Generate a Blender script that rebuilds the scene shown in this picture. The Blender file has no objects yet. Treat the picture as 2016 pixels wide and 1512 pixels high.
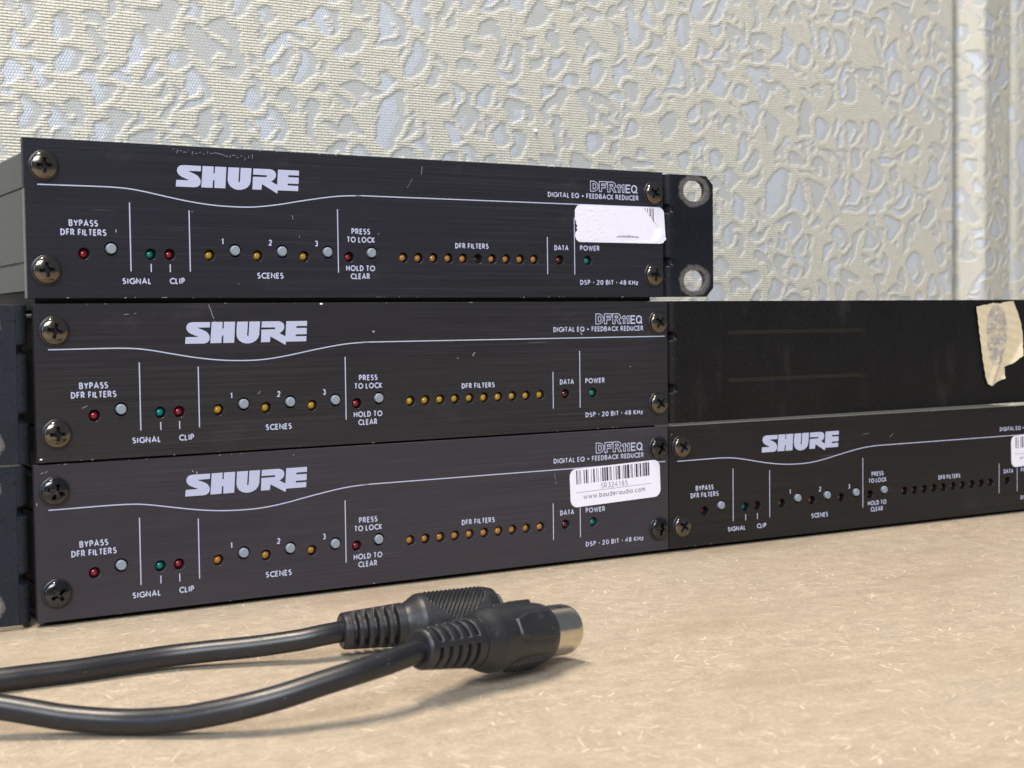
import bpy, bmesh, math, random
import numpy as np
from mathutils import Vector, Matrix
from mathutils.geometry import delaunay_2d_cdt

MM = 0.001
C = bpy.context.scene.collection
SC = bpy.context.scene
R = math.radians

# ------------------------------------------------------------------ camera
cam_d = bpy.data.cameras.new('camera')
cam = bpy.data.objects.new('camera', cam_d); C.objects.link(cam)
YAW, PITCH, ROLL, FPX = 0.542, 0.0451, -0.0122, 2762.1
cy, sy = math.cos(YAW), math.sin(YAW)
fwd = Vector((sy*math.cos(PITCH), cy*math.cos(PITCH), -math.sin(PITCH)))
right = Vector((cy, -sy, 0)); up = right.cross(fwd)
r2 = right*math.cos(ROLL)+up*math.sin(ROLL); u2 = -right*math.sin(ROLL)+up*math.cos(ROLL)
m = Matrix((r2, u2, -fwd)).transposed().to_4x4()
m.translation = Vector((-85.76, -398.84, 82.36))*MM
cam.matrix_world = m
cam_d.sensor_fit = 'HORIZONTAL'; cam_d.sensor_width = 36.0
cam_d.lens = FPX/2016*36.0
cam_d.clip_start = 0.01; cam_d.clip_end = 20
cam_d.dof.use_dof = True
cam_d.dof.focus_distance = 0.43
cam_d.dof.aperture_fstop = 34.0
cam_d.dof.aperture_blades = 0
SC.camera = cam

# ------------------------------------------------------------------ room light
w = bpy.data.worlds.new('World'); SC.world = w; w.use_nodes = True
bg = w.node_tree.nodes['Background']
bg.inputs[0].default_value = (0.74, 0.84, 1.0, 1); bg.inputs[1].default_value = 0.22

def area(name, loc, target, sx, sy_, power, col):
    d = bpy.data.lights.new(name, 'AREA'); d.shape = 'RECTANGLE'; d.size = sx; d.size_y = sy_
    d.energy = power; d.color = col
    o = bpy.data.objects.new(name, d); C.objects.link(o)
    o.location = loc
    o.rotation_euler = (Vector(target)-Vector(loc)).to_track_quat('-Z', 'Y').to_euler()
    return o
# ceiling tube running along the bench, a second row of ceiling light further into the room, a window to the left
k = area('ceiling_tube', (-0.20, -0.10, 1.45), (0.0, -0.10, 0), 0.65, 0.08, 30.0, (1.0, 0.87, 0.74))
area('ceiling_panel', (-0.75, -1.75, 1.35), (0.25, 0, 0.08), 1.3, 0.8, 47.0, (0.93, 0.96, 1.0))
area('side_window', (-1.9, -0.75, 0.75), (0.1, 0, 0.05), 0.9, 1.1, 12.0, (0.42, 0.62, 1.0))

SC.view_settings.view_transform = 'Standard'
SC.view_settings.look = 'None'
SC.view_settings.exposure = 0.0
SC.view_settings.gamma = 1.0

# ------------------------------------------------------------------ helpers
def tag(o, label=None, cat=None, group=None, kind=None):
    if label: o['label'] = label
    if cat: o['category'] = cat
    if group: o['group'] = group
    if kind: o['kind'] = kind
    return o

def empty(name, loc, rz=0.0):
    o = bpy.data.objects.new(name, None); C.objects.link(o)
    o.location = Vector(loc)*MM; o.rotation_euler = (0, 0, rz); o.empty_display_size = 0.01
    return o

def link(name, me, mat=None, parent=None, loc=None, rot=None):
    o = bpy.data.objects.new(name, me); C.objects.link(o)
    if mat is not None and len(me.materials) == 0: me.materials.append(mat)
    if parent: o.parent = parent
    if loc is not None: o.location = Vector(loc)*MM
    if rot is not None: o.rotation_euler = rot
    return o

def mesh_from(name, verts, faces, smooth=False):
    me = bpy.data.meshes.new(name)
    me.from_pydata([(a*MM, b*MM, c*MM) for a, b, c in verts], [], faces)
    if smooth:
        me.polygons.foreach_set('use_smooth', [True]*len(me.polygons))
    me.update(); return me

def grid_faces(nu, nv, off=0, closed_u=False, closed_v=False):
    f = []
    for i in range(nu if closed_u else nu-1):
        for j in range(nv if closed_v else nv-1):
            a = off+i*nv+j; b = off+((i+1) % nu)*nv+j
            c = off+((i+1) % nu)*nv+(j+1) % nv; d = off+i*nv+(j+1) % nv
            f.append((a, b, c, d))
    return f

def offset_loop(lp, d):
    """move every vertex of a closed loop to its left by d (d > 0 shrinks a counter-clockwise loop)"""
    out = []; n = len(lp)
    for i in range(n):
        (ax, az), (px_, pz), (bx, bz) = lp[i-1], lp[i], lp[(i+1) % n]
        def nr(x, z):
            L = math.hypot(x, z) or 1e-9; return -z/L, x/L
        n1, n2 = nr(px_-ax, pz-az), nr(bx-px_, bz-pz)
        mx, mz = n1[0]+n2[0], n1[1]+n2[1]; L = math.hypot(mx, mz) or 1e-9; mx /= L; mz /= L
        k_ = d/max(.5, mx*n1[0]+mz*n1[1]); out.append((px_+mx*k_, pz+mz*k_))
    return out

def plate(name, loops, thick, bevel=0.0, y0=0.0, res=8):
    """flat piece in the local XZ plane, its front at y0, going back by thick; loops in mm (u, v), holes allowed"""
    def area2(lp): return sum(lp[i-1][0]*lp[i][1]-lp[i][0]*lp[i-1][1] for i in range(len(lp)))
    def inside(p, lp):
        c_ = False
        for i in range(len(lp)):
            (x1, z1), (x2, z2) = lp[i-1], lp[i]
            if (z1 > p[1]) != (z2 > p[1]) and p[0] < (x2-x1)*(p[1]-z1)/(z2-z1)+x1: c_ = not c_
        return c_
    L = []
    for i, lp in enumerate(loops):
        lp = [p for j, p in enumerate(lp) if math.hypot(p[0]-lp[j-1][0], p[1]-lp[j-1][1]) > 1e-5]
        hole = sum(inside(lp[0], q) for j, q in enumerate(loops) if j != i) % 2 == 1
        if (area2(lp) < 0) != hole: lp = lp[::-1]       # outer loops counter-clockwise, holes clockwise
        L.append(lp)
    inner = [offset_loop(lp, bevel) for lp in L] if bevel else L
    pts = []; ed = []
    for lp in inner:
        o = len(pts); pts += [Vector(p) for p in lp]; ed += [(o+i, o+(i+1) % len(lp)) for i in range(len(lp))]
    vs, es, fs, *_ = delaunay_2d_cdt(pts, ed, [], 0, 1e-6)
    keep = []
    for f in fs:
        c_ = (sum(vs[i].x for i in f)/len(f), sum(vs[i].y for i in f)/len(f))
        if sum(inside(c_, lp) for lp in inner) % 2 == 1: keep.append(tuple(f))
    nv = len(vs)
    V = [(v.x, y0, v.y) for v in vs]+[(v.x, y0+thick, v.y) for v in vs]
    F = keep+[tuple(nv+i for i in reversed(f)) for f in keep]
    for lp, ip in zip(L, inner):
        n = len(lp); rows = [(ip, y0)]
        if bevel: rows += [(lp, y0+bevel), (lp, y0+thick-bevel)]
        rows += [(ip, y0+thick)]
        o = len(V)
        for q, y in rows: V += [(x, y, z) for x, z in q]
        for r_ in range(len(rows)-1):
            for i in range(n):
                j = (i+1) % n
                F.append((o+r_*n+j, o+r_*n+i, o+(r_+1)*n+i, o+(r_+1)*n+j))
    me = mesh_from(name, V, F)
    bm = bmesh.new(); bm.from_mesh(me)
    bmesh.ops.remove_doubles(bm, verts=bm.verts[:], dist=1e-8)
    bmesh.ops.recalc_face_normals(bm, faces=bm.faces[:])
    bm.to_mesh(me); bm.free()
    return me

def circ(cx, cz, r, n=32, rx=None):
    rx = rx or r
    return [(cx+rx*math.cos(2*math.pi*i/n), cz+r*math.sin(2*math.pi*i/n)) for i in range(n)]

def stadium(cx, cz, hw, r, n=24):
    pts = []
    for i in range(n+1):
        t = -math.pi/2+math.pi*i/n; pts.append((cx+(hw-r)+r*math.cos(t), cz+r*math.sin(t)))
    for i in range(n+1):
        t = math.pi/2+math.pi*i/n; pts.append((cx-(hw-r)+r*math.cos(t), cz+r*math.sin(t)))
    return pts

def rrect(x0, z0, x1, z1, r, n=6):
    pts = []
    for (cx, cz, a) in ((x1-r, z0+r, -90), (x1-r, z1-r, 0), (x0+r, z1-r, 90), (x0+r, z0+r, 180)):
        for i in range(n+1):
            t = R(a+90*i/n); pts.append((cx+r*math.cos(t), cz+r*math.sin(t)))
    return pts

def box_data(x0, x1, y0, y1, z0, z1, V, F):
    o = len(V)
    V += [(x0, y0, z0), (x1, y0, z0), (x1, y1, z0), (x0, y1, z0), (x0, y0, z1), (x1, y0, z1), (x1, y1, z1), (x0, y1, z1)]
    F += [(o, o+3, o+2, o+1), (o+4, o+5, o+6, o+7), (o, o+1, o+5, o+4), (o+1, o+2, o+6, o+5), (o+2, o+3, o+7, o+6), (o+3, o, o+4, o+7)]

def box_mesh(name, x0, x1, y0, y1, z0, z1, bevel=0.0):
    V, F = [], []; box_data(x0, x1, y0, y1, z0, z1, V, F)
    me = mesh_from(name, V, F)
    if bevel:
        bm = bmesh.new(); bm.from_mesh(me)
        bmesh.ops.bevel(bm, geom=bm.edges[:], offset=bevel*MM, segments=2, affect='EDGES', profile=0.5)
        bm.to_mesh(me); bm.free()
    return me

# ------------------------------------------------------------------ materials
class NT:
    def __init__(s, name):
        s.m = bpy.data.materials.new(name); s.m.use_nodes = True
        s.t = s.m.node_tree; s.n = s.t.nodes; s.l = s.t.links
        s.b = s.n['Principled BSDF']
    def node(s, typ, **kw):
        n = s.n.new(typ)
        for k_, v in kw.items():
            if hasattr(n, k_): setattr(n, k_, v)
        return n
    def set(s, n, **kw):
        for k_, v in kw.items(): n.inputs[k_.replace('_', ' ')].default_value = v
    def lk(s, a, b): s.l.new(a, b)
    def math(s, op, a, b=None, c=None, clamp=False):
        n = s.n.new('ShaderNodeMath'); n.operation = op; n.use_clamp = clamp
        for i, v in enumerate((a, b, c)):
            if v is None: continue
            if isinstance(v, (int, float)): n.inputs[i].default_value = v
            else: s.lk(v, n.inputs[i])
        return n.outputs[0]
    def coords(s, scale=(1, 1, 1), loc=(0, 0, 0), kind='Object', rot=(0, 0, 0)):
        tc = s.n.new('ShaderNodeTexCoord'); mp = s.n.new('ShaderNodeMapping')
        mp.inputs['Scale'].default_value = scale; mp.inputs['Location'].default_value = loc
        mp.inputs['Rotation'].default_value = rot
        s.lk(tc.outputs[kind], mp.inputs['Vector']); return mp.outputs[0]
    def noise(s, vec, scale, detail=3, rough=0.5, dist=0.0):
        n = s.n.new('ShaderNodeTexNoise'); s.lk(vec, n.inputs['Vector'])
        n.inputs['Scale'].default_value = scale; n.inputs['Detail'].default_value = detail
        n.inputs['Roughness'].default_value = rough; n.inputs['Distortion'].default_value = dist
        return n.outputs['Fac']
    def ramp(s, fac, stops):
        n = s.n.new('ShaderNodeValToRGB'); s.lk(fac, n.inputs[0])
        e = n.color_ramp.elements
        while len(e) < len(stops): e.new(0.5)
        for i, (p, c) in enumerate(stops):
            e[i].position = p
            e[i].color = (c, c, c, 1) if isinstance(c, (int, float)) else (*c, 1)
        return n.outputs[0]
    def mix(s, fac, a, b, typ='MIX'):
        n = s.n.new('ShaderNodeMix'); n.data_type = 'RGBA'; n.blend_type = typ
        for i, v in ((0, fac), (6, a), (7, b)):
            if isinstance(v, (int, float)): n.inputs[i].default_value = v
            elif isinstance(v, tuple): n.inputs[i].default_value = (*v, 1)
            else: s.lk(v, n.inputs[i])
        return n.outputs[2]
    def bump(s, h, strength=0.3, dist=0.0001, normal=None):
        n = s.n.new('ShaderNodeBump'); s.lk(h, n.inputs['Height'])
        n.inputs['Strength'].default_value = strength; n.inputs['Distance'].default_value = dist
        if normal: s.lk(normal, n.inputs['Normal'])
        return n.outputs[0]
    def out(s, **kw):
        for k_, v in kw.items():
            i = s.b.inputs[k_.replace('_', ' ')]
            if isinstance(v, (int, float)): i.default_value = v
            elif isinstance(v, tuple): i.default_value = (*v, 1) if len(v) == 3 else v
            else: s.lk(v, i)
        return s.m

def mat_plain(name, col, rough=0.5, metal=0.0, nscale=900, var=0.12, bumps=0.0, **kw):
    t = NT(name); v = t.coords()
    n = t.noise(v, nscale, 3)
    c = t.mix(n, tuple(x*(1-var) for x in col), tuple(min(1, x*(1+var)) for x in col))
    a = dict(Base_Color=c, Roughness=rough, Metallic=metal)
    if bumps: a['Normal'] = t.bump(n, bumps, 0.00005)
    a.update(kw)
    return t.out(**a)

def mat_panel(name, col, seed, streak=1.0, metal=0.55, rough=0.40, hueshift=None):
    """brushed black anodised aluminium, brushing runs along x"""
    t = NT(name)
    v = t.coords((9, 1, 1500), (seed, 0, seed*3.1)); s1 = t.noise(v, 1.0, 5, 0.65)
    v2 = t.coords((30, 1, 3600), (seed*2, 0, seed)); s2 = t.noise(v2, 1.0, 3, 0.6)
    v3 = t.coords((14, 1, 40), (seed*5, 0, 1)); cloud = t.noise(v3, 1.0, 3, 0.6)
    s = t.math('ADD', t.math('MULTIPLY', s1, 0.6), t.math('MULTIPLY', s2, 0.4))
    # the grain shows more in some patches than in others
    vm = t.coords((12, 1, 55), (seed*1.7, 0, seed*.3)); mask = t.ramp(t.noise(vm, 1.0, 4, 0.6), ((0.35, 0.25), (0.7, 1.0)))
    k_ = min(1.0, streak)
    sv = t.ramp(s, ((0.34, 1-.5*k_), (0.5, 0.95), (0.66, 1+.8*k_)))
    sv = t.mix(mask, (1, 1, 1), sv)
    base = t.mix(1.0, t.mix(cloud, tuple(c*0.85 for c in col), tuple(c*1.18 for c in col)), sv, 'MULTIPLY')
    # sparse bright hairline scratches
    vs = t.coords((22, 1, 700), (seed*9, 0, seed*4)); hs = t.ramp(t.noise(vs, 1.0, 2, 0.4), ((0.735, 0.0), (0.77, 1.0)))
    base = t.mix(t.math('MULTIPLY', hs, 0.30*streak), base, (0.34, 0.33, 0.35))
    # dull smudges
    vd = t.coords((30, 1, 60), (seed*3, 0, seed*8)); sm = t.ramp(t.noise(vd, 1.0, 5, 0.7), ((0.58, 0.0), (0.8, 1.0)))
    rgh = t.math('ADD', t.math('MULTIPLY', s, 0.22), rough-0.11)
    rgh = t.math('ADD', rgh, t.math('MULTIPLY', sm, 0.12))
    base = t.mix(t.math('MULTIPLY', sm, 0.18), base, (0.16, 0.155, 0.16))
    n = t.bump(s, 0.22*streak, 0.00004)
    return t.out(Base_Color=base, Roughness=rgh, Metallic=metal, Normal=n, Anisotropic=0.8)

def mat_powder(name, col, rough=0.42, holes=(), mirror=1, seed=0.0, wide=1.0):
    """satin black powder coat, worn to grey metal round the mounting holes"""
    t = NT(name); v = t.coords()
    g = t.noise(v, 2600, 2); blot = t.noise(t.coords((60, 60, 60), (seed, 0, 0)), 1.0, 4, 0.65)
    base = t.mix(blot, tuple(c*0.6 for c in col), tuple(c*2.0 for c in col))
    pits = t.ramp(t.noise(v, 700, 2), ((0.32, 1.0), (0.38, 0.0)))
    lite = t.ramp(t.noise(v, 1100, 2), ((0.60, 0.0), (0.68, 1.0)))
    base = t.mix(t.math('MULTIPLY', lite, .45), base, tuple(c+.03 for c in col))
    dust = t.ramp(t.noise(t.coords((45, 45, 14), (seed*2, 0, 3)), 1.0, 5, .7), ((.56, 0.0), (.74, 1.0)))
    base = t.mix(t.math('MULTIPLY', dust, .35), base, (0.06, 0.058, 0.055))
    base = t.mix(t.math('MULTIPLY', pits, .6), base, (0.006, 0.006, 0.007))
    met = 0.0; rr = t.math('ADD', t.math('MULTIPLY', blot, 0.2), rough-0.1)
    for (hx, hz) in holes:
        vm = t.n.new('ShaderNodeMapping'); tc = t.n.new('ShaderNodeTexCoord')
        t.lk(tc.outputs['Object'], vm.inputs['Vector'])
        vm.inputs['Location'].default_value = (-hx*MM*.80, 0, -hz*MM)
        vm.inputs['Scale'].default_value = (.80, 0, 1)
        ln = t.n.new('ShaderNodeVectorMath'); ln.operation = 'LENGTH'; t.lk(vm.outputs[0], ln.inputs[0])
        wob = t.math('MULTIPLY', t.math('SUBTRACT', t.noise(t.coords((300, 300, 300), (hz, seed, 0)), 1.0, 4, .7), 0.5), 0.0030)
        d = t.math('ADD', ln.outputs['Value'], wob)
        ring = t.ramp(t.math('MULTIPLY', d, 100), ((0.0, 1.0), (0.415+.145*wide, 1.0), (0.45+.21*wide, 0.0)))
        ring = t.math('MULTIPLY', ring, t.ramp(t.noise(t.coords((700, 700, 700), (0, 0, hx)), 1.0, 3), ((0.3, 0.45), (0.7, .95))))
        base = t.mix(ring, base, (0.15, 0.14, 0.135))
    return t.out(Base_Color=base, Roughness=rr, Normal=t.bump(g, 0.4, 0.00008), Specular_IOR_Level=.26)

PRINT = mat_plain('panel_print', (0.46, 0.49, 0.66), 0.55, nscale=1500, var=0.08)
PANEL = {
    'T': mat_panel('panel_aluminium_worn', (0.036, 0.036, 0.045), 3.0, 1.0),
    'M': mat_panel('panel_aluminium_brushed', (0.041, 0.039, 0.044), 7.0, 1.0),
    'A': mat_panel('panel_aluminium_smooth', (0.060, 0.056, 0.071), 12.0, 0.55, rough=0.46),  # purplish reflection of the room mixed into this lighter base colour
    'D': mat_panel('panel_aluminium_dark', (0.023, 0.022, 0.024), 17.0, 0.9)}
BARE = mat_plain('bare_aluminium', (0.36, 0.37, 0.33), 0.4, 0.6, nscale=500, var=0.25)
CHASSIS = mat_plain('grey_painted_steel', (0.078, 0.084, 0.077), 0.6, nscale=2600, var=0.14, bumps=0.25)
DARKPL = mat_plain('black_backing', (0.008, 0.008, 0.009), 0.7)
RUBBER_FOOT = mat_plain('black_rubber_foot', (0.012, 0.012, 0.012), 0.8)
BUTTON = mat_plain('grey_button_plastic', (0.24, 0.28, 0.33), 0.36, nscale=600, var=0.06)
def mat_led(name, col, rough=0.14):
    t = NT(name); v = t.coords(); n = t.noise(v, 900, 3)
    c = t.mix(n, tuple(x*0.55 for x in col), tuple(min(1, x*1.5) for x in col))
    return t.out(Base_Color=c, Roughness=rough, Coat_Weight=0.6, Coat_Roughness=0.05, Subsurface_Weight=0.25,
                 Subsurface_Scale=0.0006, IOR=1.5)
LED = {'red': mat_led('red_led_plastic', (0.22, 0.006, 0.016)),
       'green': mat_led('green_led_plastic', (0.0, 0.17, 0.155)),
       'amber': mat_led('amber_led_plastic', (0.44, 0.20, 0.035)),
       'yellow': mat_led('yellow_led_plastic', (0.46, 0.27, 0.025)),
       'shaded_amber': mat_led('shaded_amber_led_plastic', (0.22, 0.085, 0.035)),  # amber darkened in colour for the shade inside deep holes
       'darkred': mat_led('dark_red_led_plastic', (0.09, 0.008, 0.010)),
       'clear': mat_led('clear_led_plastic', (0.25, 0.16, 0.15))}
def mat_screw(name, col):
    t = NT(name); v = t.coords((1, 1, 1)); n = t.noise(v, 900, 4, 0.6)
    c = t.mix(n, tuple(x*0.6 for x in col), tuple(x*1.25 for x in col))
    return t.out(Base_Color=c, Metallic=0.95, Roughness=t.math('ADD', t.math('MULTIPLY', n, 0.16), 0.08),
                 Normal=t.bump(n, 0.18, 0.0001))
SCREW = mat_screw('bronzed_nickel', (0.16, 0.142, 0.115))
SCREWB = mat_screw('black_nickel', (0.075, 0.075, 0.08))
RECESS = mat_plain('dark_screw_recess', (0.010, 0.010, 0.012), 0.6, 0.0)  # near-black colour for the cross recess
WASHER = mat_plain('black_washer', (0.012, 0.012, 0.015), 0.35)
STICKER = mat_plain('white_sticker_paper', (0.83, 0.82, 0.92), 0.42, nscale=260, var=0.03)
INK = mat_plain('black_ink', (0.03, 0.03, 0.06), 0.5)
INKG = mat_plain('grey_ink', (0.17, 0.16, 0.24), 0.5)
CHIP = mat_plain('bare_metal_chip', (0.34, 0.33, 0.34), 0.45, 0.2)

# ------------------------------------------------------------------ lettering (own geometric sans, strokes as thin raised strips)
def arc(cx, cz, rx, rz, a0, a1, n=9):
    return [(cx+rx*math.cos(R(a0+(a1-a0)*i/n)), cz+rz*math.sin(R(a0+(a1-a0)*i/n))) for i in range(n+1)]
G = {}
def glyph(ch, wd, *st): G[ch] = (wd, st)
glyph('A', .74, [(0, 0), (.37, 1), (.74, 0)], [(.14, .30), (.60, .30)])
glyph('B', .50, [(.25, .54), (0, .54)], [(0, 0), (0, 1), (.24, 1)]+arc(.24, .77, .22, .23, 90, -90)+[(.25, .54)], [(.25, .54)]+arc(.26, .27, .24, .27, 90, -90)+[(0, 0)])
glyph('C', .68, arc(.5, .5, .5, .5, 50, 310, 16))
glyph('D', .60, [(0, 0), (0, 1), (.14, 1)]+arc(.12, .5, .48, .5, 86, -86, 12)+[(0, 0)])
glyph('E', .42, [(.42, 1), (0, 1), (0, 0), (.42, 0)], [(0, .52), (.39, .52)])
glyph('F', .40, [(.40, 1), (0, 1), (0, 0)], [(0, .50), (.37, .50)])
glyph('G', .82, arc(.5, .5, .5, .5, 48, 352, 18)+[(.98, .47), (.58, .47)])
glyph('H', .58, [(0, 0), (0, 1)], [(.58, 0), (.58, 1)], [(0, .52), (.58, .52)])
glyph('I', .0, [(0, 0), (0, 1)])
glyph('K', .52, [(0, 0), (0, 1)], [(.50, 1), (.02, .48), (.54, 0)])
glyph('L', .36, [(0, 1), (0, 0), (.36, 0)])
glyph('N', .66, [(0, 0), (0, 1), (.66, 0), (.66, 1)])
glyph('O', .92, arc(.46, .5, .46, .5, 0, 360, 20))
glyph('P', .46, [(0, 0), (0, 1), (.20, 1)]+arc(.20, .73, .26, .27, 90, -90)+[(0, .46)])
glyph('Q', .92, arc(.46, .5, .46, .5, 0, 360, 20), [(.54, .32), (.88, -.02)])
glyph('R', .54, [(0, 0), (0, 1), (.20, 1)]+arc(.20, .73, .26, .27, 90, -90)+[(0, .46)], [(.18, .46), (.54, 0)])
glyph('S', .46, arc(.23, .765, .21, .235, 40, 250, 9)+arc(.23, .27, .23, .27, 70, -140, 9))
glyph('T', .48, [(0, 1), (.48, 1)], [(.24, 1), (.24, 0)])
glyph('U', .54, [(0, 1), (0, .28)]+arc(.27, .28, .27, .28, 180, 360, 9)+[(.54, 1)])
glyph('W', .98, [(0, 1), (.25, 0), (.49, .95), (.73, 0), (.98, 1)])
glyph('Y', .60, [(0, 1), (.30, .48), (.60, 1)], [(.30, .48), (.30, 0)])
glyph('z', .36, [(0, .62), (.36, .62), (0, 0), (.36, 0)])
glyph('+', .5, [(0, .45), (.5, .45)], [(.25, .2), (.25, .7)])
glyph('.', .0, [(-.02, .0), (.05, .0)])
glyph('*', .16, [(0, .5), (.16, .5)])
glyph('-', .3, [(0, .9), (.22, .9)])
glyph('1', .2, [(0, .82), (.2, 1), (.2, 0)])
glyph('2', .5, arc(.25, .74, .24, .26, 165, -30, 9)+[(0, 0), (.5, 0)])
glyph('3', .46, arc(.21, .76, .21, .24, 150, -80, 9), [(.19, .54)]+arc(.21, .27, .24, .27, 75, -150, 10))
glyph('4', .54, [(.42, 0), (.42, 1), (0, .3), (.56, .3)])
glyph('5', .48, [(.44, 1), (.10, 1), (.06, .58)]+arc(.22, .31, .25, .31, 100, -145, 10))
glyph('8', .48, arc(.24, .76, .20, .24, -90, 270, 14), arc(.24, .27, .24, .26, 90, 450, 14))
glyph('0', .58, arc(.29, .5, .29, .5, 0, 360, 18))
# lower case for the stickers
glyph('w', .78, [(0, .7), (.2, 0), (.39, .66), (.58, 0), (.78, .7)])
glyph('b', .50, [(0, 1), (0, 0)], arc(.26, .35, .25, .35, 180, 540, 14))
glyph('a', .46, [(.46, .7), (.46, 0)], arc(.23, .33, .22, .33, 0, 360, 14))
glyph('u', .44, [(0, .7), (0, .24)]+arc(.22, .24, .22, .24, 180, 360, 8)+[(.44, .7)])
glyph('d', .50, [(.5, 1), (.5, 0)], arc(.25, .35, .25, .35, 0, 360, 14))
glyph('e', .48, [(.02, .38), (.46, .38)]+arc(.24, .35, .23, .35, 5, 315, 12))
glyph('r', .28, [(0, .7), (0, 0)], [(0, .42)]+arc(.25, .42, .24, .27, 170, 70, 5))
glyph('i', .0, [(0, .7), (0, 0)], [(0, .92), (0, 1.0)])
glyph('o', .50, arc(.25, .35, .25, .35, 0, 360, 14))
glyph('c', .44, arc(.26, .35, .25, .35, 50, 310, 12))
glyph('m', .74, [(0, .7), (0, 0)], [(0, .45)]+arc(.19, .5, .18, .2, 170, 0, 6)+[(.37, 0)], [(.37, .45)]+arc(.56, .5, .18, .2, 170, 0, 6)+[(.74, 0)])

def strip(pts, wd, y, V, F):
    """mitred flat ribbon along pts (u,v) at depth y, with a thin edge"""
    n = len(pts); closed = n > 3 and math.hypot(pts[0][0]-pts[-1][0], pts[0][1]-pts[-1][1]) < 1e-4*max(1, wd)
    if closed: pts = pts[:-1]; n -= 1
    o = len(V); h = wd/2
    for i in range(n):
        p = pts[i]
        a = pts[i-1] if (i > 0 or closed) else None
        b = pts[(i+1) % n] if (i < n-1 or closed) else None
        def nrm(q, r):
            dx, dz = r[0]-q[0], r[1]-q[1]; L = math.hypot(dx, dz) or 1e-9; return (-dz/L, dx/L)
        if a and b:
            n1, n2 = nrm(a, p), nrm(p, b); mx, mz = n1[0]+n2[0], n1[1]+n2[1]; L = math.hypot(mx, mz)
            if L < .45: mx, mz, L = n1[0], n1[1], 1.0
            mx /= L; mz /= L; k_ = 1/max(.45, mx*n1[0]+mz*n1[1]); mx *= k_; mz *= k_
        else:
            mx, mz = nrm(a, p) if a else nrm(p, b)
        V.append((p[0]+mx*h, y, p[1]+mz*h)); V.append((p[0]-mx*h, y, p[1]-mz*h))
    for i in range(n if closed else n-1):
        j = (i+1) % n
        F.append((o+2*i, o+2*i+1, o+2*j+1, o+2*j))

def text_mesh(name, items, mono=False, slope=0.0, y0=-0.035, track=.20):
    """items: (string, x0, x1, baseline z, cap height, stroke)"""
    V, F = [], []; lay = 0
    for s, x0, x1, z, h, sw in items:
        if not mono and sw > .3: h *= 1.12; sw *= 1.0
        hh = h-sw
        # natural advance
        adv = []; X = 0
        for ch in s:
            if ch == ' ': X += .42; continue
            wd = G[ch][0]
            if mono:
                adv.append((ch, X+.30-wd/2)); X += .80
            else:
                adv.append((ch, X)); X += wd+track+sw/hh
        X -= (0.2 if mono else track+sw/hh)
        if len(s) == 1: sc = hh; X0 = x0+sw/2
        else: sc = (x1-x0-sw)/X; X0 = x0+sw/2
        for ch, ax in adv:
            for st in G[ch][1]:
                lay = (lay+1) % 7
                pts = [(X0+ax*sc+p[0]*sc, z+sw/2+p[1]*hh+slope*(ax*sc)) for p in st]
                wd = sw*(1.55 if ch == '*' else 1.0)
                strip(pts, wd, y0-lay*0.004, V, F)
    return mesh_from(name, V, F)

# ------------------------------------------------------------------ faceplate of the processors, all sizes in mm from its lower left corner
PW, PH, PT = 219.0, 44.0, 2.4
LEDS = [('red', 15.92, 12.5), ('green', 34.81, 12.55), ('red', 40.39, 12.55), ('amber', 52.26, 12.55), ('amber', 67.18, 12.57),
        ('amber', 82.06, 12.6), ('red', 97.1, 12.62)]+[('filter', 115.85+5.463*i, 12.62+.008*i) for i in range(10)]+[('darkred', 175.2, 12.65), ('green', 186.67, 12.57)]
BUTTONS = [(23.44, 13.98), (60.06, 14.0), (74.91, 14.0), (89.8, 14.0), (104.68, 14.0)]
SCREWS = [(5.35, 36.45), (5.35, 7.8), (214.6, 36.5), (214.6, 7.8)]
CURVE = [(3.6, 31.3), (12, 31.33), (20, 31.36), (25, 31.28), (29, 31.02), (33, 30.45), (37, 29.7), (41, 28.95), (45, 28.25), (50, 27.55),
         (55, 27.1), (60, 26.92), (65, 26.98), (70, 27.45), (75, 28.18), (80, 29.1), (84, 29.8), (88, 30.45), (92, 31.02), (96, 31.4), (101, 31.6), (110, 31.65), (217.8, 31.6)]
def smooth_path(p, sub=5):
    out = []
    for i in range(len(p)-1):
        a, b, c, d = p[max(0, i-1)], p[i], p[i+1], p[min(len(p)-1, i+2)]
        for k_ in range(sub):
            t = k_/sub
            out.append(tuple(0.5*((2*b[j])+(-a[j]+c[j])*t+(2*a[j]-5*b[j]+4*c[j]-d[j])*t*t+(-a[j]+3*b[j]-3*c[j]+d[j])*t**3) for j in range(len(b))))
    out.append(p[-1]); return out

loops = [[(0, 0), (PW, 0), (PW, PH), (0, PH)]]
loops += [circ(x, z, 1.66, 24) for _, x, z in LEDS]+[circ(x, z, 1.95, 28) for x, z in BUTTONS]
FACE = plate('front_panel', loops, PT, 0.09, 0.0)
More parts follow.
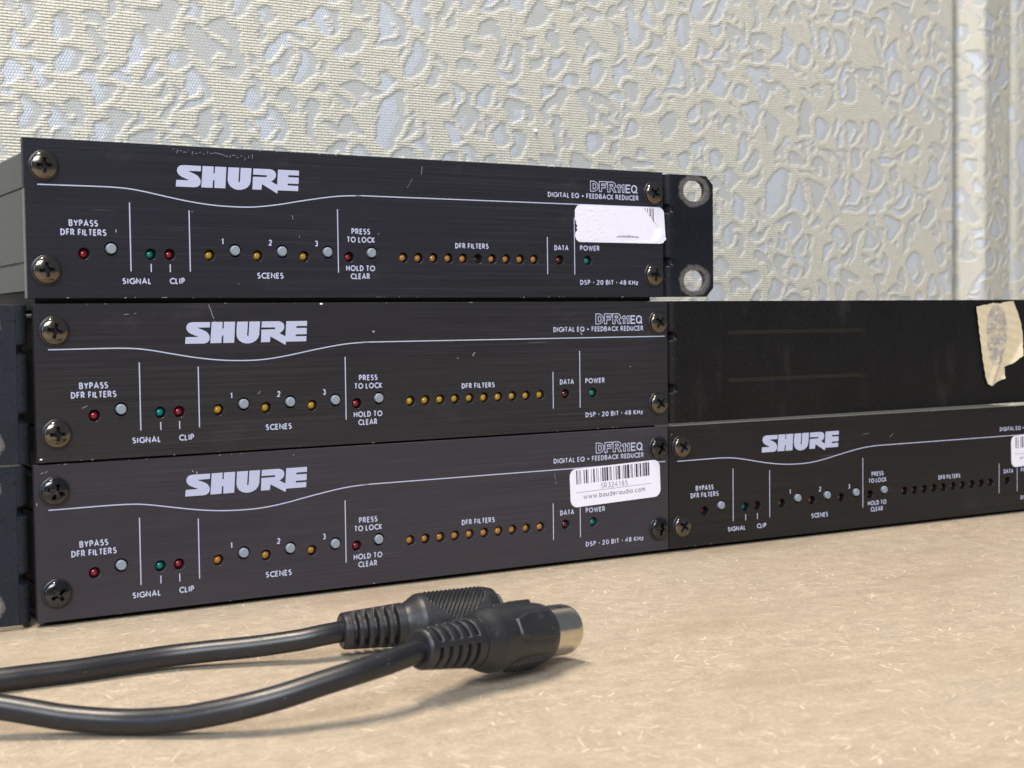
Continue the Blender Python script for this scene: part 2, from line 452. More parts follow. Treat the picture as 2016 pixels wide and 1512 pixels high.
# texts shared by all four
CAP = {
 'bypass': [('BYPASS', 11.8, 19.9, 20.05, 1.66, .36), ('DFR FILTERS', 9.5, 22.2, 17.5, 1.66, .36)],
 'signal': [('SIGNAL', 26.4, 34.7, 4.0, 1.55, .36)], 'clip': [('CLIP', 40.1, 44.6, 4.05, 1.6, .36)],
 'scenes': [('SCENES', 66.8, 75.2, 5.75, 1.62, .36)],
 'scene number one': [('1', 55.9, 56.6, 15.7, 1.55, .36)], 'scene number two': [('2', 70.65, 72, 15.65, 1.6, .36)], 'scene number three': [('3', 85.6, 86.9, 15.65, 1.62, .36)],
 'press to lock': [('PRESS', 97.9, 104.3, 19.65, 1.62, .36), ('TO LOCK', 96.3, 105.9, 17.1, 1.62, .36)],
 'hold to clear': [('HOLD TO', 95.9, 105.8, 8.25, 1.62, .36), ('CLEAR', 97.4, 104.0, 5.75, 1.62, .36)],
 'filters': [('DFR FILTERS', 134.6, 147.1, 15.85, 1.58, .36)], 'data': [('DATA', 172.9, 178.6, 15.85, 1.6, .36)],
 'power': [('POWER', 183.35, 191.5, 15.9, 1.6, .36)],
 'specification': [('DSP * 20 BIT * 48 KHz', 183.3, 207.8, 4.25, 1.5, .34)],
 'description': [('DIGITAL EQ + FEEDBACK REDUCER', 170.5, 208.3, 33.72, 1.55, .33)]}
CAPM = {k_: text_mesh('lettering', v, track=.13) for k_, v in CAP.items()}
LOGO_P = [
 [(50.2, 38.45), (50.1, 36.9), (46.2, 36.85), (48.2, 36.05), (49.2, 35.5), (49.8, 34.7), (50.0, 33.9), (49.8, 33.0), (49.1, 32.4), (48.2, 32.2), (42.55, 32.22), (42.75, 34.12), (46.6, 34.15), (44.3, 35.1), (43.5, 35.65), (43.05, 36.4), (43.0, 37.1), (43.3, 37.8), (43.9, 38.3), (45.0, 38.47)],
 [(50.7, 38.47), (54.05, 38.47), (53.88, 36.52), (54.33, 36.52), (54.45, 38.47), (57.9, 38.47), (57.45, 32.25), (54.1, 32.25), (54.22, 34.45), (53.74, 34.45), (53.55, 32.25), (50.15, 32.25)],
 [(58.5, 38.47), (61.9, 38.47), (61.5, 34.28), (62.0, 34.28), (62.35, 38.47), (65.7, 38.47), (65.35, 34.6), (65.0, 33.6), (64.3, 32.8), (63.3, 32.25), (62.2, 31.98), (61.1, 31.97), (60.0, 32.25), (59.0, 32.9), (58.4, 33.8), (58.22, 34.9)],
 [(66.3, 38.45), (71.6, 38.48), (72.5, 38.25), (73.15, 37.75), (73.42, 37.0), (73.3, 36.2), (72.75, 35.45), (71.8, 34.87), (73.72, 33.85), (74.1, 38.45), (80.85, 38.47), (80.77, 36.96), (77.38, 36.96), (77.3, 36.35), (80.7, 36.35), (80.6, 34.43), (77.15, 34.43), (77.05, 33.85), (80.52, 33.85), (80.42, 32.28), (73.85, 32.28), (73.68, 31.3), (68.9, 33.94), (68.68, 32.25), (65.85, 32.25), (66.1, 36.02), (70.4, 36.08), (70.5, 36.62), (66.15, 36.65)]]
LOGO = plate('logo_lettering', LOGO_P, 0.05, 0, -0.05)
def outline_model():
    V, F = [], []; sw = .27
    L = []
    z0, z1 = 36.3, 39.75
    D = lambda x, s: [(x, z0), (x, z1), (x+1.6, z1), (x+2.6, z1-.5), (x+3.15, z1-1.2), (x+3.15, z0+1.2), (x+2.6, z0+.5), (x+1.6, z0), (x, z0)]
    L.append(D(187.95, 0)); L.append([(189.0, z0+.85), (189.0, z1-.85), (189.7, z1-.85), (190.15, z1-1.3), (190.15, z0+1.3), (189.7, z0+.85), (189.0, z0+.85)])
    L.append([(191.6, z0), (191.6, z1), (194.7, z1), (194.7, z1-.8), (192.6, z1-.8), (192.6, z1-1.35), (194.2, z1-1.35), (194.2, z1-2.1), (192.6, z1-2.1), (192.6, z0), (191.6, z0)])
    L.append([(195.1, z0), (195.1, z1), (197.4, z1), (198.2, z1-.4), (198.5, z1-1.1), (198.2, z1-1.75), (197.7, z1-2.05), (198.7, z0), (197.6, z0), (196.8, z1-2.1), (196.1, z1-2.1), (196.1, z0), (195.1, z0)])
    L.append([(196.1, z1-.8), (197.2, z1-.8), (197.4, z1-1.1), (197.2, z1-1.4), (196.1, z1-1.4), (196.1, z1-.8)])
    y1 = 39.0
    for x in (199.0, 200.75):
        L.append([(x+.6, z0), (x+.6, y1-.9), (x, y1-.9), (x+.1, y1-.5), (x+.8, y1), (x+1.35, y1), (x+1.35, z0), (x+.6, z0)])
    B = [[(204.75, y1-.1), (202.95, y1-.1), (202.95, z0+.1), (204.75, z0+.1)], [(202.95, z0+1.35), (204.5, z0+1.35)], arc(206.4, z0+1.35, 1.08, 1.2, 0, 360, 18), [(206.7, z0+.75), (207.75, z0-.1)]]
    for i, l in enumerate(B): strip(l, .50, -0.06-(i % 5)*.004, V, F)
    for i, l in enumerate(L): strip(l, sw, -0.035-(i % 5)*.004, V, F)
    return mesh_from('model_lettering', V, F)
MODEL = outline_model()
def line_mesh(pts, wd):
    V, F = [], []; strip(pts, wd, -0.033, V, F); return mesh_from('printed_line', V, F)
LINES = [line_mesh(smooth_path(CURVE), .33)]
for x, za, zb in ((28.95, 7.65, 27.15), (46.3, 7.68, 25.45), (93.3, 7.72, 27.2), (170.1, 7.8, 20.3), (181.1, 7.75, 27.2)):
    LINES.append(line_mesh([(x, za), (x, zb)], .33))
TICKS = [line_mesh([(x, 7.5), (x, 9.8)], .33) for x in (34.78, 40.36)]

def lathe(profile, n=28, axis='y'):
    """profile: (r, y) from front to back, closed at r=0 with a fan"""
    V, F = [], []
    for r, y in profile:
        for i in range(n):
            a = 2*math.pi*i/n; V.append((r*math.cos(a), y, r*math.sin(a)))
    for j in range(len(profile)-1):
        for i in range(n):
            k_ = (i+1) % n; F.append((j*n+i, j*n+k_, (j+1)*n+k_, (j+1)*n+i))
    F.append(tuple(range(n-1, -1, -1)))
    return V, F
v_, f_ = lathe([(0.12, -1.45), (0.6, -1.33), (1.0, -1.02), (1.28, -.6), (1.42, 0), (1.42, 4.5)], 22)
LEDM = mesh_from('indicator_light', v_, f_, True)
v_, f_ = lathe([(1.12, -.62), (1.30, -.56), (1.42, -.42), (1.46, -.2), (1.46, 4.0)], 32)
BTN = mesh_from('push_button', v_, f_, False)
BTN.polygons.foreach_set('use_smooth', [len(p.vertices) == 4 for p in BTN.polygons])

def screw_mesh():
    Rr = 3.62
    def dome(r): return -(0.75+1.25*math.sqrt(max(0, 1-(r/ (Rr*1.06))**2.2)))
    pts = []; edges = []
    hw, L = .52, 2.2; q = .95
    cross = [(hw, L), (hw*.95, q), (q, hw*.95), (L, hw), (L, -hw), (q, -hw*.95), (hw*.95, -q), (hw, -L), (-hw, -L), (-hw*.95, -q), (-q, -hw*.95), (-L, -hw), (-L, hw), (-q, hw*.95), (-hw*.95, q), (-hw, L)]
    pts += cross; nc = len(cross); edges += [(i, (i+1) % nc) for i in range(nc)]
    rings = [(Rr, 40), (3.4, 40), (3.1, 36), (2.75, 32), (2.4, 28)]
    for r, n in rings:
        o = len(pts); pts += [(r*math.cos(2*math.pi*i/n), r*math.sin(2*math.pi*i/n)) for i in range(n)]
        if r == Rr: edges += [(o+i, o+(i+1) % n) for i in range(n)]
    for a in range(4):
        for rr, da in ((1.7, 45), (1.3, 45), (2.0, 30), (2.0, 60)):
            t = R(a*90+da); pts.append((rr*math.cos(t), rr*math.sin(t)))
    vs, es, fs, *_ = delaunay_2d_cdt([Vector(p) for p in pts], edges, [], 1, 1e-5)
    V = [(v.x, dome(v.length), v.y) for v in vs]; F = []
    def inside(x, z): return (abs(x) < hw*.99 and abs(z) < L) or (abs(z) < hw*.99 and abs(x) < L) or (abs(x) < q*.98 and abs(z) < q*.98 and abs(x)+abs(z) < q+hw*.95)
    for f in fs:
        cx = sum(vs[i].x for i in f)/len(f); cz = sum(vs[i].y for i in f)/len(f)
        if not inside(cx, cz): F.append(tuple(f))
    nsm = len(F)
    # rim down to the panel
    rim = sorted([i for i, v in enumerate(vs) if abs(v.length-Rr) < 1e-3], key=lambda i: math.atan2(vs[i].y, vs[i].x))
    o = len(V); n = len(rim)
    for i in rim: V.append((vs[i].x*1.01, dome(Rr)+.12, vs[i].y*1.01))
    for i in rim: V.append((vs[i].x*1.0, -0.02, vs[i].y*1.0))
    for i in range(n):
        k_ = (i+1) % n; F.append((rim[i], rim[k_], o+k_, o+i)); F.append((o+i, o+k_, o+n+k_, o+n+i))
    nr = len(F)
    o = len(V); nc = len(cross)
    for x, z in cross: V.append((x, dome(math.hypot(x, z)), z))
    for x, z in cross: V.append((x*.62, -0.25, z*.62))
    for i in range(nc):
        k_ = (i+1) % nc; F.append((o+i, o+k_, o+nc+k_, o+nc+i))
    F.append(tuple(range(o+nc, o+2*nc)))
    me = mesh_from('screw', V, F)
    bm = bmesh.new(); bm.from_mesh(me); bmesh.ops.recalc_face_normals(bm, faces=bm.faces[:])
    bm.faces.ensure_lookup_table()
    for i, f in enumerate(bm.faces): f.smooth = i < nr; f.material_index = 1 if i >= nr else 0
    bm.to_mesh(me); bm.free()
    return me
SCR1 = screw_mesh(); SCR1.materials.append(SCREW); SCR1.materials.append(RECESS)
SCR2 = SCR1.copy(); SCR2.materials.clear(); SCR2.materials.append(SCREWB); SCR2.materials.append(RECESS)
v_, f_ = lathe([(3.55, -.46), (4.1, -.42), (4.25, -.2), (4.25, 0.02)], 36)
WSH = mesh_from('washer', v_, f_[:-1], True)

def chassis_mesh():
    """folded steel case with two raised seams down each side"""
    V, F = [], []
    x0, x1, y0, y1, z0, z1 = 0.9, PW-0.9, PT+0.9, 137.0, 2.2, 40.9
    # cross-section in xz, counter-clockwise, with recessed seam grooves on both sides
    gr = [(9.6, 10.3), (30.3, 31.0)]; d = .55
    left = [(x0, z1-.7)]
    for a, b in reversed(gr): left += [(x0, b), (x0+d, b-.08), (x0+d, a+.08), (x0, a)]
    left += [(x0, z0)]
    sec = [(x0+.6, z1)]+left+[(x1, z0)]
    for a, b in gr: sec += [(x1, a), (x1-d, a+.08), (x1-d, b-.08), (x1, b)]
    sec += [(x1, z1-.7), (x1-.6, z1)]
    n = len(sec)
    for y in (y0, y1): V += [(x, y, z) for x, z in sec]
    for i in range(n):
        k_ = (i+1) % n; F.append((i, k_, n+k_, n+i))
    F.append(tuple(range(n))); F.append(tuple(range(2*n-1, n-1, -1)))
    me = mesh_from('chassis', V, F)
    bm = bmesh.new(); bm.from_mesh(me); bmesh.ops.recalc_face_normals(bm, faces=bm.faces[:]); bm.to_mesh(me); bm.free()
    return me
CHM = chassis_mesh(); CHB = CHM.copy()
CASEB = mat_plain('gap_shaded_steel', (0.016, 0.017, 0.019), 0.5, bumps=.2)  # case colour blackened so the gaps beside the ears look shaded
GAPM = box_mesh('gap_shadow_block', 3.0, PW-3.0, PT+1.6, 136.0, -3.2, 2.1)  # black box added to stand for the shadow gap under the case
GAPS = box_mesh('gap_shadow_block', 3.0, PW-3.0, PT+1.6, 136.0, -0.9, 2.1)
BACKM = box_mesh('backing_plate', 1.6, PW-1.6, PT+.05, PT+.85, 2.6, 40.4)
FOOTM = None

# ------------------------------------------------------------------ rack ears
def ear_mesh(width, height, side, holes, slots=(), chamf=3.2, depth=34.0, bend_r=3.6, gap=.7, zoff=0.0):
    """L-shaped bracket: a leg along the case, a rounded bend with two pressed gussets, a flange with mounting holes.
    local x runs away from the case, z up; side=+1 right, -1 left"""
    T = 2.0
    # flange plate with holes, starts where the bend ends
    fx = gap+bend_r
    top = height
    lp = [[(fx-.02, 0), (width-chamf, 0), (width, chamf), (width, top-chamf), (width-chamf, top), (fx-.02, top)]]
    lp += holes+list(slots)
    fl = plate('f', lp, T, 0.12, 0.0)
    # bend strip: outer surface
    path = []
    for i in range(13):
        t = R(90*i/12); path.append((fx-bend_r*math.sin(t), bend_r-bend_r*math.cos(t), t))
    path = path+[(gap, y, R(90)) for y in (6, 10, 16, 24, depth)]
    zs = [height*i/150 for i in range(151)]
    V, F = [], []
    def dent(z, t):
        v = 0
        for zc in (12.6, 31.4):
            d = abs(z-zc)
            if d < 1.6: v = max(v, (1-(d/1.6)**2)**.7)
        return v*1.9*max(0, math.sin(min(t, R(90))))**0.55 if t > 0 else v*.0
    for px_, py_, t in path:
        for z in zs:
            q = dent(z, t) if py_ < 9 else 0
            # press inwards along the bisector
            V.append((px_+q*.75, py_+q*.9, z))
    n1, n2 = len(path), len(zs)
    F += grid_faces(n1, n2)
    o = len(V)
    for px_, py_, t in path:
        nx_, ny_ = (math.sin(t), math.cos(t))
        for z in zs: V.append((px_+T*nx_*(1 if t > 0 else 0), py_+T*ny_ if t < R(90) else py_, z))
    F += [tuple(reversed(f)) for f in grid_faces(n1, n2, o)]
    for i in range(n1-1):
        F.append((i*n2, o+i*n2, o+(i+1)*n2, (i+1)*n2)); F.append((i*n2+n2-1, (i+1)*n2+n2-1, o+(i+1)*n2+n2-1, o+i*n2+n2-1))
    st = mesh_from('s', V, F, True)
    bm = bmesh.new(); bm.from_mesh(fl); bm.from_mesh(st)
    if side < 0:
        bmesh.ops.scale(bm, vec=(-1, 1, 1), verts=bm.verts[:])
    bmesh.ops.recalc_face_normals(bm, faces=bm.faces[:])
    me = bpy.data.meshes.new('rack_ear'); bm.to_mesh(me); bm.free()
    bpy.data.meshes.remove(fl); bpy.data.meshes.remove(st)
    return me
HZ = (5.8, 38.0)
EH = [stadium(13.9, z, 4.85, 3.75) for z in HZ]
EARR = ear_mesh(22.6, 43.6, 1, EH)
EARL = ear_mesh(22.6, 43.8, -1, EH)
LW = 241.0
EARLONG = ear_mesh(LW, 43.9, 1, [stadium(LW-8.7, z, 4.85, 3.75) for z in HZ], slots=[stadium(62.8, 32.3+.0, 34.6, .85, 6), stadium(62.8, 14.7, 34.6, .85, 6)])
EM_R = mat_powder('black_powder_coat', (0.007, 0.008, 0.012), .34, [(13.9, z) for z in HZ], seed=1.0, wide=.72)
EM_L = mat_powder('window_tinted_powder_coat', (0.011, 0.014, 0.021), .48, [(-13.9, z) for z in HZ], seed=5.0, wide=.15)  # black coat with the window's blue light mixed into its colour
EM_LONG = mat_powder('black_powder_coat_long', (0.0045, 0.0045, 0.005), .42, [], seed=9.0)

# ------------------------------------------------------------------ the four processors
def unit(key, loc, rz, label, ledset, screwm, rot, led_y, group='half width audio processors in a stack'):
    rnd = random.Random(ord(key))
    root = empty('audio_processor', loc, rz)
    tag(root, label, 'audio equipment', group)
    link('front_panel', FACE.copy(), PANEL[key], root)
    ch = link('chassis', CHM if key == 'T' else CHB, CHASSIS if key == 'T' else CASEB, root)
    link('backing_plate', BACKM, DARKPL, root)
    link('gap_shadow_block', GAPM if key in 'TM' else GAPS, DARKPL, root)
    link('logo_lettering', LOGO, PRINT, root)
    link('model_lettering', MODEL, PRINT, root)
    for k_, me in CAPM.items(): link('lettering', me, PRINT, root)
    for me in LINES+TICKS: link('printed_line', me, PRINT, root)
    fi = 0
    for kind, x, z in LEDS:
        yy = led_y
        if kind == 'filter':
            kind = ledset['filter']; fi += 1
            if key == 'T' and fi == 6: kind = 'clear'; yy = led_y+1.5
        elif kind in ledset: kind = ledset[kind]
        me = LEDM if kind not in LEDC else LEDC[kind]
        o = link('indicator_light', me, None, root, (x+rnd.uniform(-.08, .08), 1.75+yy+rnd.uniform(-.1, .1), z+rnd.uniform(-.06, .06)))
    for x, z in BUTTONS: link('push_button', BTN, BUTTON, root, (x, 0, z))
    for (x, z), (me, r_) in zip(SCREWS, zip(screwm, rot)):
        s = link('screw', me, None, root, (x, -.05, z), (0, R(r_), 0))
        link('washer', WSH, WASHER, s)
    return root
LEDC = {}
for k_, mm_ in LED.items():
    c = LEDM.copy(); c.materials.append(mm_); LEDC[k_] = c

A = unit('A', (0, 0, 0), 0, 'bottom left black audio processor, with an intact barcode sticker under its model name',
         {'filter': 'amber'}, (SCR2, SCR2, SCR2, SCR2), (20, 55, 25, 10), 0.25)
M = unit('M', (0.961, -0.43, 44.587), 0.0068, 'middle black audio processor with no sticker, bearing the long blank rack ear to its right',
         {'filter': 'yellow', 'amber': 'yellow'}, (SCR1, SCR1, SCR1, SCR1), (12, 0, 40, 44), 0.2)
T = unit('T', (-0.643, -0.056, 90.082), 0.0052, 'topmost black audio processor, with a torn white sticker and a short rack ear',
         {'filter': 'amber', 'amber': 'yellow'}, (SCR1, SCR1, SCR1, SCR1), (0, -5, 35, 10), 0.45)
D = unit('D', (219.33, -0.13, 0.0), -0.0192, 'black audio processor on the worktop under the long blank rack ear, right of the stack',
         {'filter': 'shaded_amber', 'amber': 'shaded_amber', 'red': 'darkred'}, (SCR1, SCR1, SCR1, SCR1), (35, 38, 10, 20), 1.05)  # LED colours darkened to stand for shade in their deep holes

FOOTM = mesh_from('rubber_foot', *lathe([(5.5, -1.4), (5.8, -1.0), (5.8, 2.2)], 20)[0:2])
FOOTM.transform(Matrix.Rotation(R(-90), 4, 'X') @ Matrix.Identity(4))
for u_ in (A, D):
    for fx in (20, 199):
        for fy in (18, 120):
            V, F = [], []
            n = 20
            for r_, z in ((5.2, -1.4), (5.8, -1.0), (5.8, 2.2)):
                V += [(r_*math.cos(2*math.pi*i/n), r_*math.sin(2*math.pi*i/n), z) for i in range(n)]
            F = [(j*n+i, j*n+(i+1) % n, (j+1)*n+(i+1) % n, (j+1)*n+i) for j in range(2) for i in range(n)]
            F.append(tuple(range(n-1, -1, -1)))
            if 'FT' not in globals(): FT = mesh_from('rubber_foot', V, F)
            link('rubber_foot', FT, RUBBER_FOOT, u_, (fx, fy, 0))
bpy.data.meshes.remove(FOOTM)

e = link('rack_ear', EARR, EM_R, T, (219.35, 0.1, 0.1)); e['label'] = 'short black rack ear with worn rings round two holes'
e = link('rack_ear', EARLONG, EM_LONG, M, (219.35, 0.5, 0.2)); e['label'] = 'long blank black rack ear with two narrow slots'
SLB = mat_plain('brown_black_slot_filler', (0.013, 0.010, 0.008), .4)
for zc in (32.3, 14.7): link('slot_filler', plate('slot_filler', [stadium(62.8, zc, 34.7, .95, 6)], .6, 0, .32), SLB, M, (219.35, 0.5, 0.2))
for u_, nm in ((M, 'left black rack ear of the middle unit'), (A, 'left black rack ear with scuffed holes')):
    e = link('rack_ear', EARL, EM_L, u_, (-0.35, 0.8, 0.0)); e['label'] = nm

# sticker on A --------------------------------------------------
st = empty('asset_sticker', (0, 0, 0)); st.parent = A
bpy.data.objects.remove(st)
def rotated(pts, cx, cz, a):
    c_, s_ = math.cos(a), math.sin(a)
    return [(cx+(x-cx)*c_-(z-cz)*s_, cz+(x-cx)*s_+(z-cz)*c_) for x, z in pts]
def sticker_full(parent, label, seed, dx=0.0):
    rot = R(1.9); cx, cz = 196.1, 25.3
    me = plate('asset_sticker', [rotated(rrect(177.0, 18.75, 215.3, 31.9, 2.6), cx, cz, rot)], 0.11, 0, -0.19)
    s = link('asset_sticker', me, STICKER, parent, (dx, 0, 0)); s['label'] = label
    rnd = random.Random(seed); V, F = [], []
    x = 179.6; tot = 210.9
    pat = [2, 1, 1, 2, 1, 1, 1, 5, 2, 2, 3, 1, 1, 5, 1, 3, 3, 3, 1, 2, 1, 4, 1, 2, 3, 1, 3, 1, 4, 2, 1, 1, 2, 4, 1, 3, 2, 1, 1, 1, 4, 3, 1, 2, 2, 1, 3, 1, 5, 2, 1, 1, 2, 3, 1, 2, 4, 1, 1, 2, 3, 2, 1, 1, 3, 1, 4, 1, 3, 1]
    uq = (tot-x)/sum(pat)
    for i, p in enumerate(pat):
        if i % 2 == 0:
            a, b = x, x+p*uq*(.92)
            q = rotated([(a, 26.6), (b, 26.6), (b, 31.35), (a, 31.35)], cx, cz, rot)
            o = len(V); V += [(u, -0.205, v) for u, v in q]; F.append((o, o+1, o+2, o+3))
        x += p*uq
    link('barcode', mesh_from('barcode', V, F), INK, s)
    if seed == 1:
        def tr(me):
            for v in me.vertices:
                x_, z_ = v.co.x/MM, v.co.z/MM; q = rotated([(x_, z_)], cx, cz, rot)[0]
                v.co.x, v.co.z = q[0]*MM, q[1]*MM
            return me
        link('lettering', tr(text_mesh('lettering', [('SR324185', 189.6, 201.2, 24.15, 1.85, .20)], mono=True, y0=-.205)), INKG, s)
        link('lettering', tr(text_mesh('lettering', [('www.bauderaudio.com', 182.3, 208.6, 21.2, 1.75, .24)], y0=-.205, track=.14)), INKG, s)
        V, F = [], []; strip([(179.2, 23.7), (211.4, 23.7)], .14, -.205, V, F)
        link('printed_line', tr(mesh_from('printed_line', V, F)), INKG, s)
    else:
        V, F = [], []; strip([(179.2, 23.7), (211.4, 23.7)], .14, -.205, V, F)
        link('printed_line', mesh_from('printed_line', V, F), INKG, s)
        link('lettering', text_mesh('lettering', [('www.bauderaudio.com', 182.3, 208.6, 21.2, 1.75, .24)], y0=-.205, track=.14), INKG, s)
sticker_full(A, 'white barcode sticker with rounded corners', 1)
sticker_full(D, 'white barcode sticker cut by the edge of view', 2, 0.3)

# torn sticker on T ---------------------------------------------
def torn_sticker():
    out = []
    base = rrect(181.3, 18.8, 219.45, 31.55, 2.4, 7)
    rnd = random.Random(5)
    for i, (x, z) in enumerate(base):
        out.append((x+rnd.uniform(-.06, .06), z+rnd.uniform(-.06, .06)))
    # nicks torn from the left edge and a ragged lower right corner
    res = []
    for i, p in enumerate(out):
        res.append(p)
        q = out[(i+1) % len(out)]
        if abs(p[0]-181.3) < .3 and abs(q[0]-181.3) < .3 and abs(p[1]-q[1]) > 3:
            for x, z in ((181.35, 26.2), (181.9, 25.9), (181.5, 25.4), (182.0, 24.7), (182.3, 24.1), (181.7, 23.7), (182.2, 23.1), (181.9, 22.4), (181.5, 22.2)): res.append((x, z))
    # wrinkled paper: triangulated sheet with relief
    n = len(res)
    pts = [Vector(p) for p in res]; ed = [(i, (i+1) % n) for i in range(n)]
    for ix in range(70):
        for iz in range(30):
            x, z = 181.9+ix*.53, 19.3+iz*.41
            if 182.9 < x < 218.9 and 19.4 < z < 31.1: pts.append(Vector((x+rnd.uniform(-.1, .1), z+rnd.uniform(-.1, .1))))
    vs, es, fs, *_ = delaunay_2d_cdt(pts, ed, [], 1, 1e-5)
    V = []
    for v in vs:
        x, z = v.x, v.y
        wr = .55*math.exp(-((x-188)/6)**2)*(.09*math.sin(z*3.6-x*.9+math.sin(x*1.1))+.05*math.sin(z*6.1+x*.4))
        wr += .03*math.sin(x*1.3+z*.7)
        cor = min(.55, max(0, (x-214.8)+(22.6-z)*.55)*.16) if z < 24 and x > 214 else 0
        wr += cor*(1+.6*math.sin(x*3+z*2))
        V.append((x, -0.16-abs(wr)*.8-max(0, wr)*.5, z))
    F = [tuple(f) for f in fs]
    k_ = len(V)
    V += [(v.x, -0.04, v.y) for v in vs[:n]]
    me = mesh_from('torn_sticker', V, F, True)
    bm = bmesh.new(); bm.from_mesh(me); bmesh.ops.recalc_face_normals(bm, faces=bm.faces[:]); bm.to_mesh(me); bm.free()
    return me
TORN = mat_plain('torn_white_paper', (0.80, 0.79, 0.92), 0.75, nscale=420, var=0.05, bumps=.5)
ts = link('torn_sticker', torn_sticker(), TORN, T); ts['label'] = 'torn white sticker with its printed layer peeled off'
V, F = [], []
for x, wd, zb in ((210.9, .22, 30.6), (211.9, .28, 29.7), (213.0, .46, 28.4), (213.8, .24, 27.6), (214.4, .34, 26.6)):
    strip([(x, 31.2), (x+.12, zb)], wd, -.36, V, F)
link('barcode_remnant', mesh_from('barcode_remnant', V, F), INK, ts)
V, F = [], []
rnd = random.Random(2)
for i in range(15):
    x = 198.6+i*.66; hgt = .28+.5*math.sin(math.pi*(i+.5)/15)*rnd.uniform(.6, 1)
    strip([(x, 20.75), (x+rnd.uniform(.1, .3), 20.75+hgt)], .26, -.36, V, F)
    if i % 3 == 1: strip([(x, 20.8+hgt*.8), (x+.5, 20.8+hgt*.8)], .16, -.365, V, F)
link('lettering_remnant', mesh_from('lettering_remnant', V, F), INK, ts)
V, F = [], []   # peeled print layer still stuck at the right
me = plate('peeled_print_layer', [[(210.2, 31.3), (216.6, 31.3), (218.3, 30.6), (219.1, 29.2), (219.2, 24.2), (218.0, 23.5), (217.1, 23.8), (216.4, 25.0), (214.7, 26.8), (212.6, 29.0), (211.4, 30.4)]], .08, 0, -.34)
link('peeled_print_layer', me, STICKER, ts)

# masking tape on the long ear ----------------------------------
def tape():
    P0 = [(380.34, 41.08), (383.4, 41.75), (386.78, 42.05), (390.6, 42.7), (394.81, 42.49), (399, 43.2), (403.47, 43.35), (406.07, 39.22), (408.38, 34.05), (409.76, 27.84), (408.25, 20.29), (402.59, 16.99), (398.0, 15.75), (398.3, 13.2), (397.82, 10.97), (393.5, 9.4), (389.94, 7.69), (387.42, 8.93), (385.91, 12.7), (384.38, 20.85), (382.35, 30.99)]
    rnd = random.Random(8); res = []
    for i, p in enumerate(P0):
        q = P0[(i+1) % len(P0)]; n = max(1, int(math.hypot(q[0]-p[0], q[1]-p[1])/.8))
        for k_ in range(n):
            t = k_/n; res.append((p[0]+(q[0]-p[0])*t+rnd.uniform(-.13, .13), p[1]+(q[1]-p[1])*t+rnd.uniform(-.13, .13)))
    n = len(res); pts = [Vector(p) for p in res]; ed = [(i, (i+1) % n) for i in range(n)]
    for i in range(44):
        for j in range(50):
            pts.append(Vector((378+i*.75+rnd.uniform(-.15, .15), 6.5+j*.76+rnd.uniform(-.15, .15))))
    vs, es, fs, *_ = delaunay_2d_cdt(pts, ed, [], 1, 1e-5)
    V = []
    for v in vs:
        x, z = v.x, v.y
        h = .16+.15*math.sin(x*.55+z*.3)+.07*math.sin(z*1.7+x*.4)
        # folded, lifted lower right edge
        d = (x-392)*.62-(z-10)*.52
        h += max(0, math.sin(min(1.5, max(0, (d-2.2)*.25))))*2.6*(1 if z < 30 else max(0, 1-(z-30)/6))
        h += .5*math.exp(-((x-393+(z-16)*-.4)/1.3)**2)*(1 if z < 24 else 0)
        V.append((x, -.12-h, z))
    me = mesh_from('masking_tape', V, [tuple(f) for f in fs], True)
    bm = bmesh.new(); bm.from_mesh(me); bmesh.ops.recalc_face_normals(bm, faces=bm.faces[:]); bm.to_mesh(me); bm.free()
    return me
t = NT('masking_tape_paper')
vm = t.coords((1/.0075, 1, 1/.0150), (-393.2*MM/.0075, 0, -30.0*MM/.0150))
ln = t.n.new('ShaderNodeVectorMath'); ln.operation = 'LENGTH'
sep = t.n.new('ShaderNodeSeparateXYZ'); t.lk(vm, sep.inputs[0]); cmb = t.n.new('ShaderNodeCombineXYZ')
t.lk(sep.outputs[0], cmb.inputs[0]); t.lk(sep.outputs[2], cmb.inputs[2]); t.lk(cmb.outputs[0], ln.inputs[0])
vo = t.coords()
wob = t.math('MULTIPLY', t.math('SUBTRACT', t.noise(vo, 260, 3), .5), .55)
msk = t.ramp(t.math('ADD', ln.outputs['Value'], wob), ((0.82, 1.0), (.92, 0.0)))
rub = t.ramp(t.noise(t.coords((220, 1, 420)), 1.0, 4, .7), ((.40, .15), (.56, 1.0)))
base = t.mix(t.noise(vo, 400, 3), (0.60, 0.51, 0.34), (0.74, 0.65, 0.46))
base = t.mix(t.math('MULTIPLY', t.math('MULTIPLY', msk, rub), .78), base, (0.27, 0.265, 0.28))
TAPE = t.out(Base_Color=base, Roughness=.62, Normal=t.bump(t.noise(vo, 900, 3), .4, .0001))
tp = link('masking_tape', tape(), TAPE, M, (0, 0, 0)); tp['label'] = 'torn piece of cream masking tape with a grey pencil rubbing'

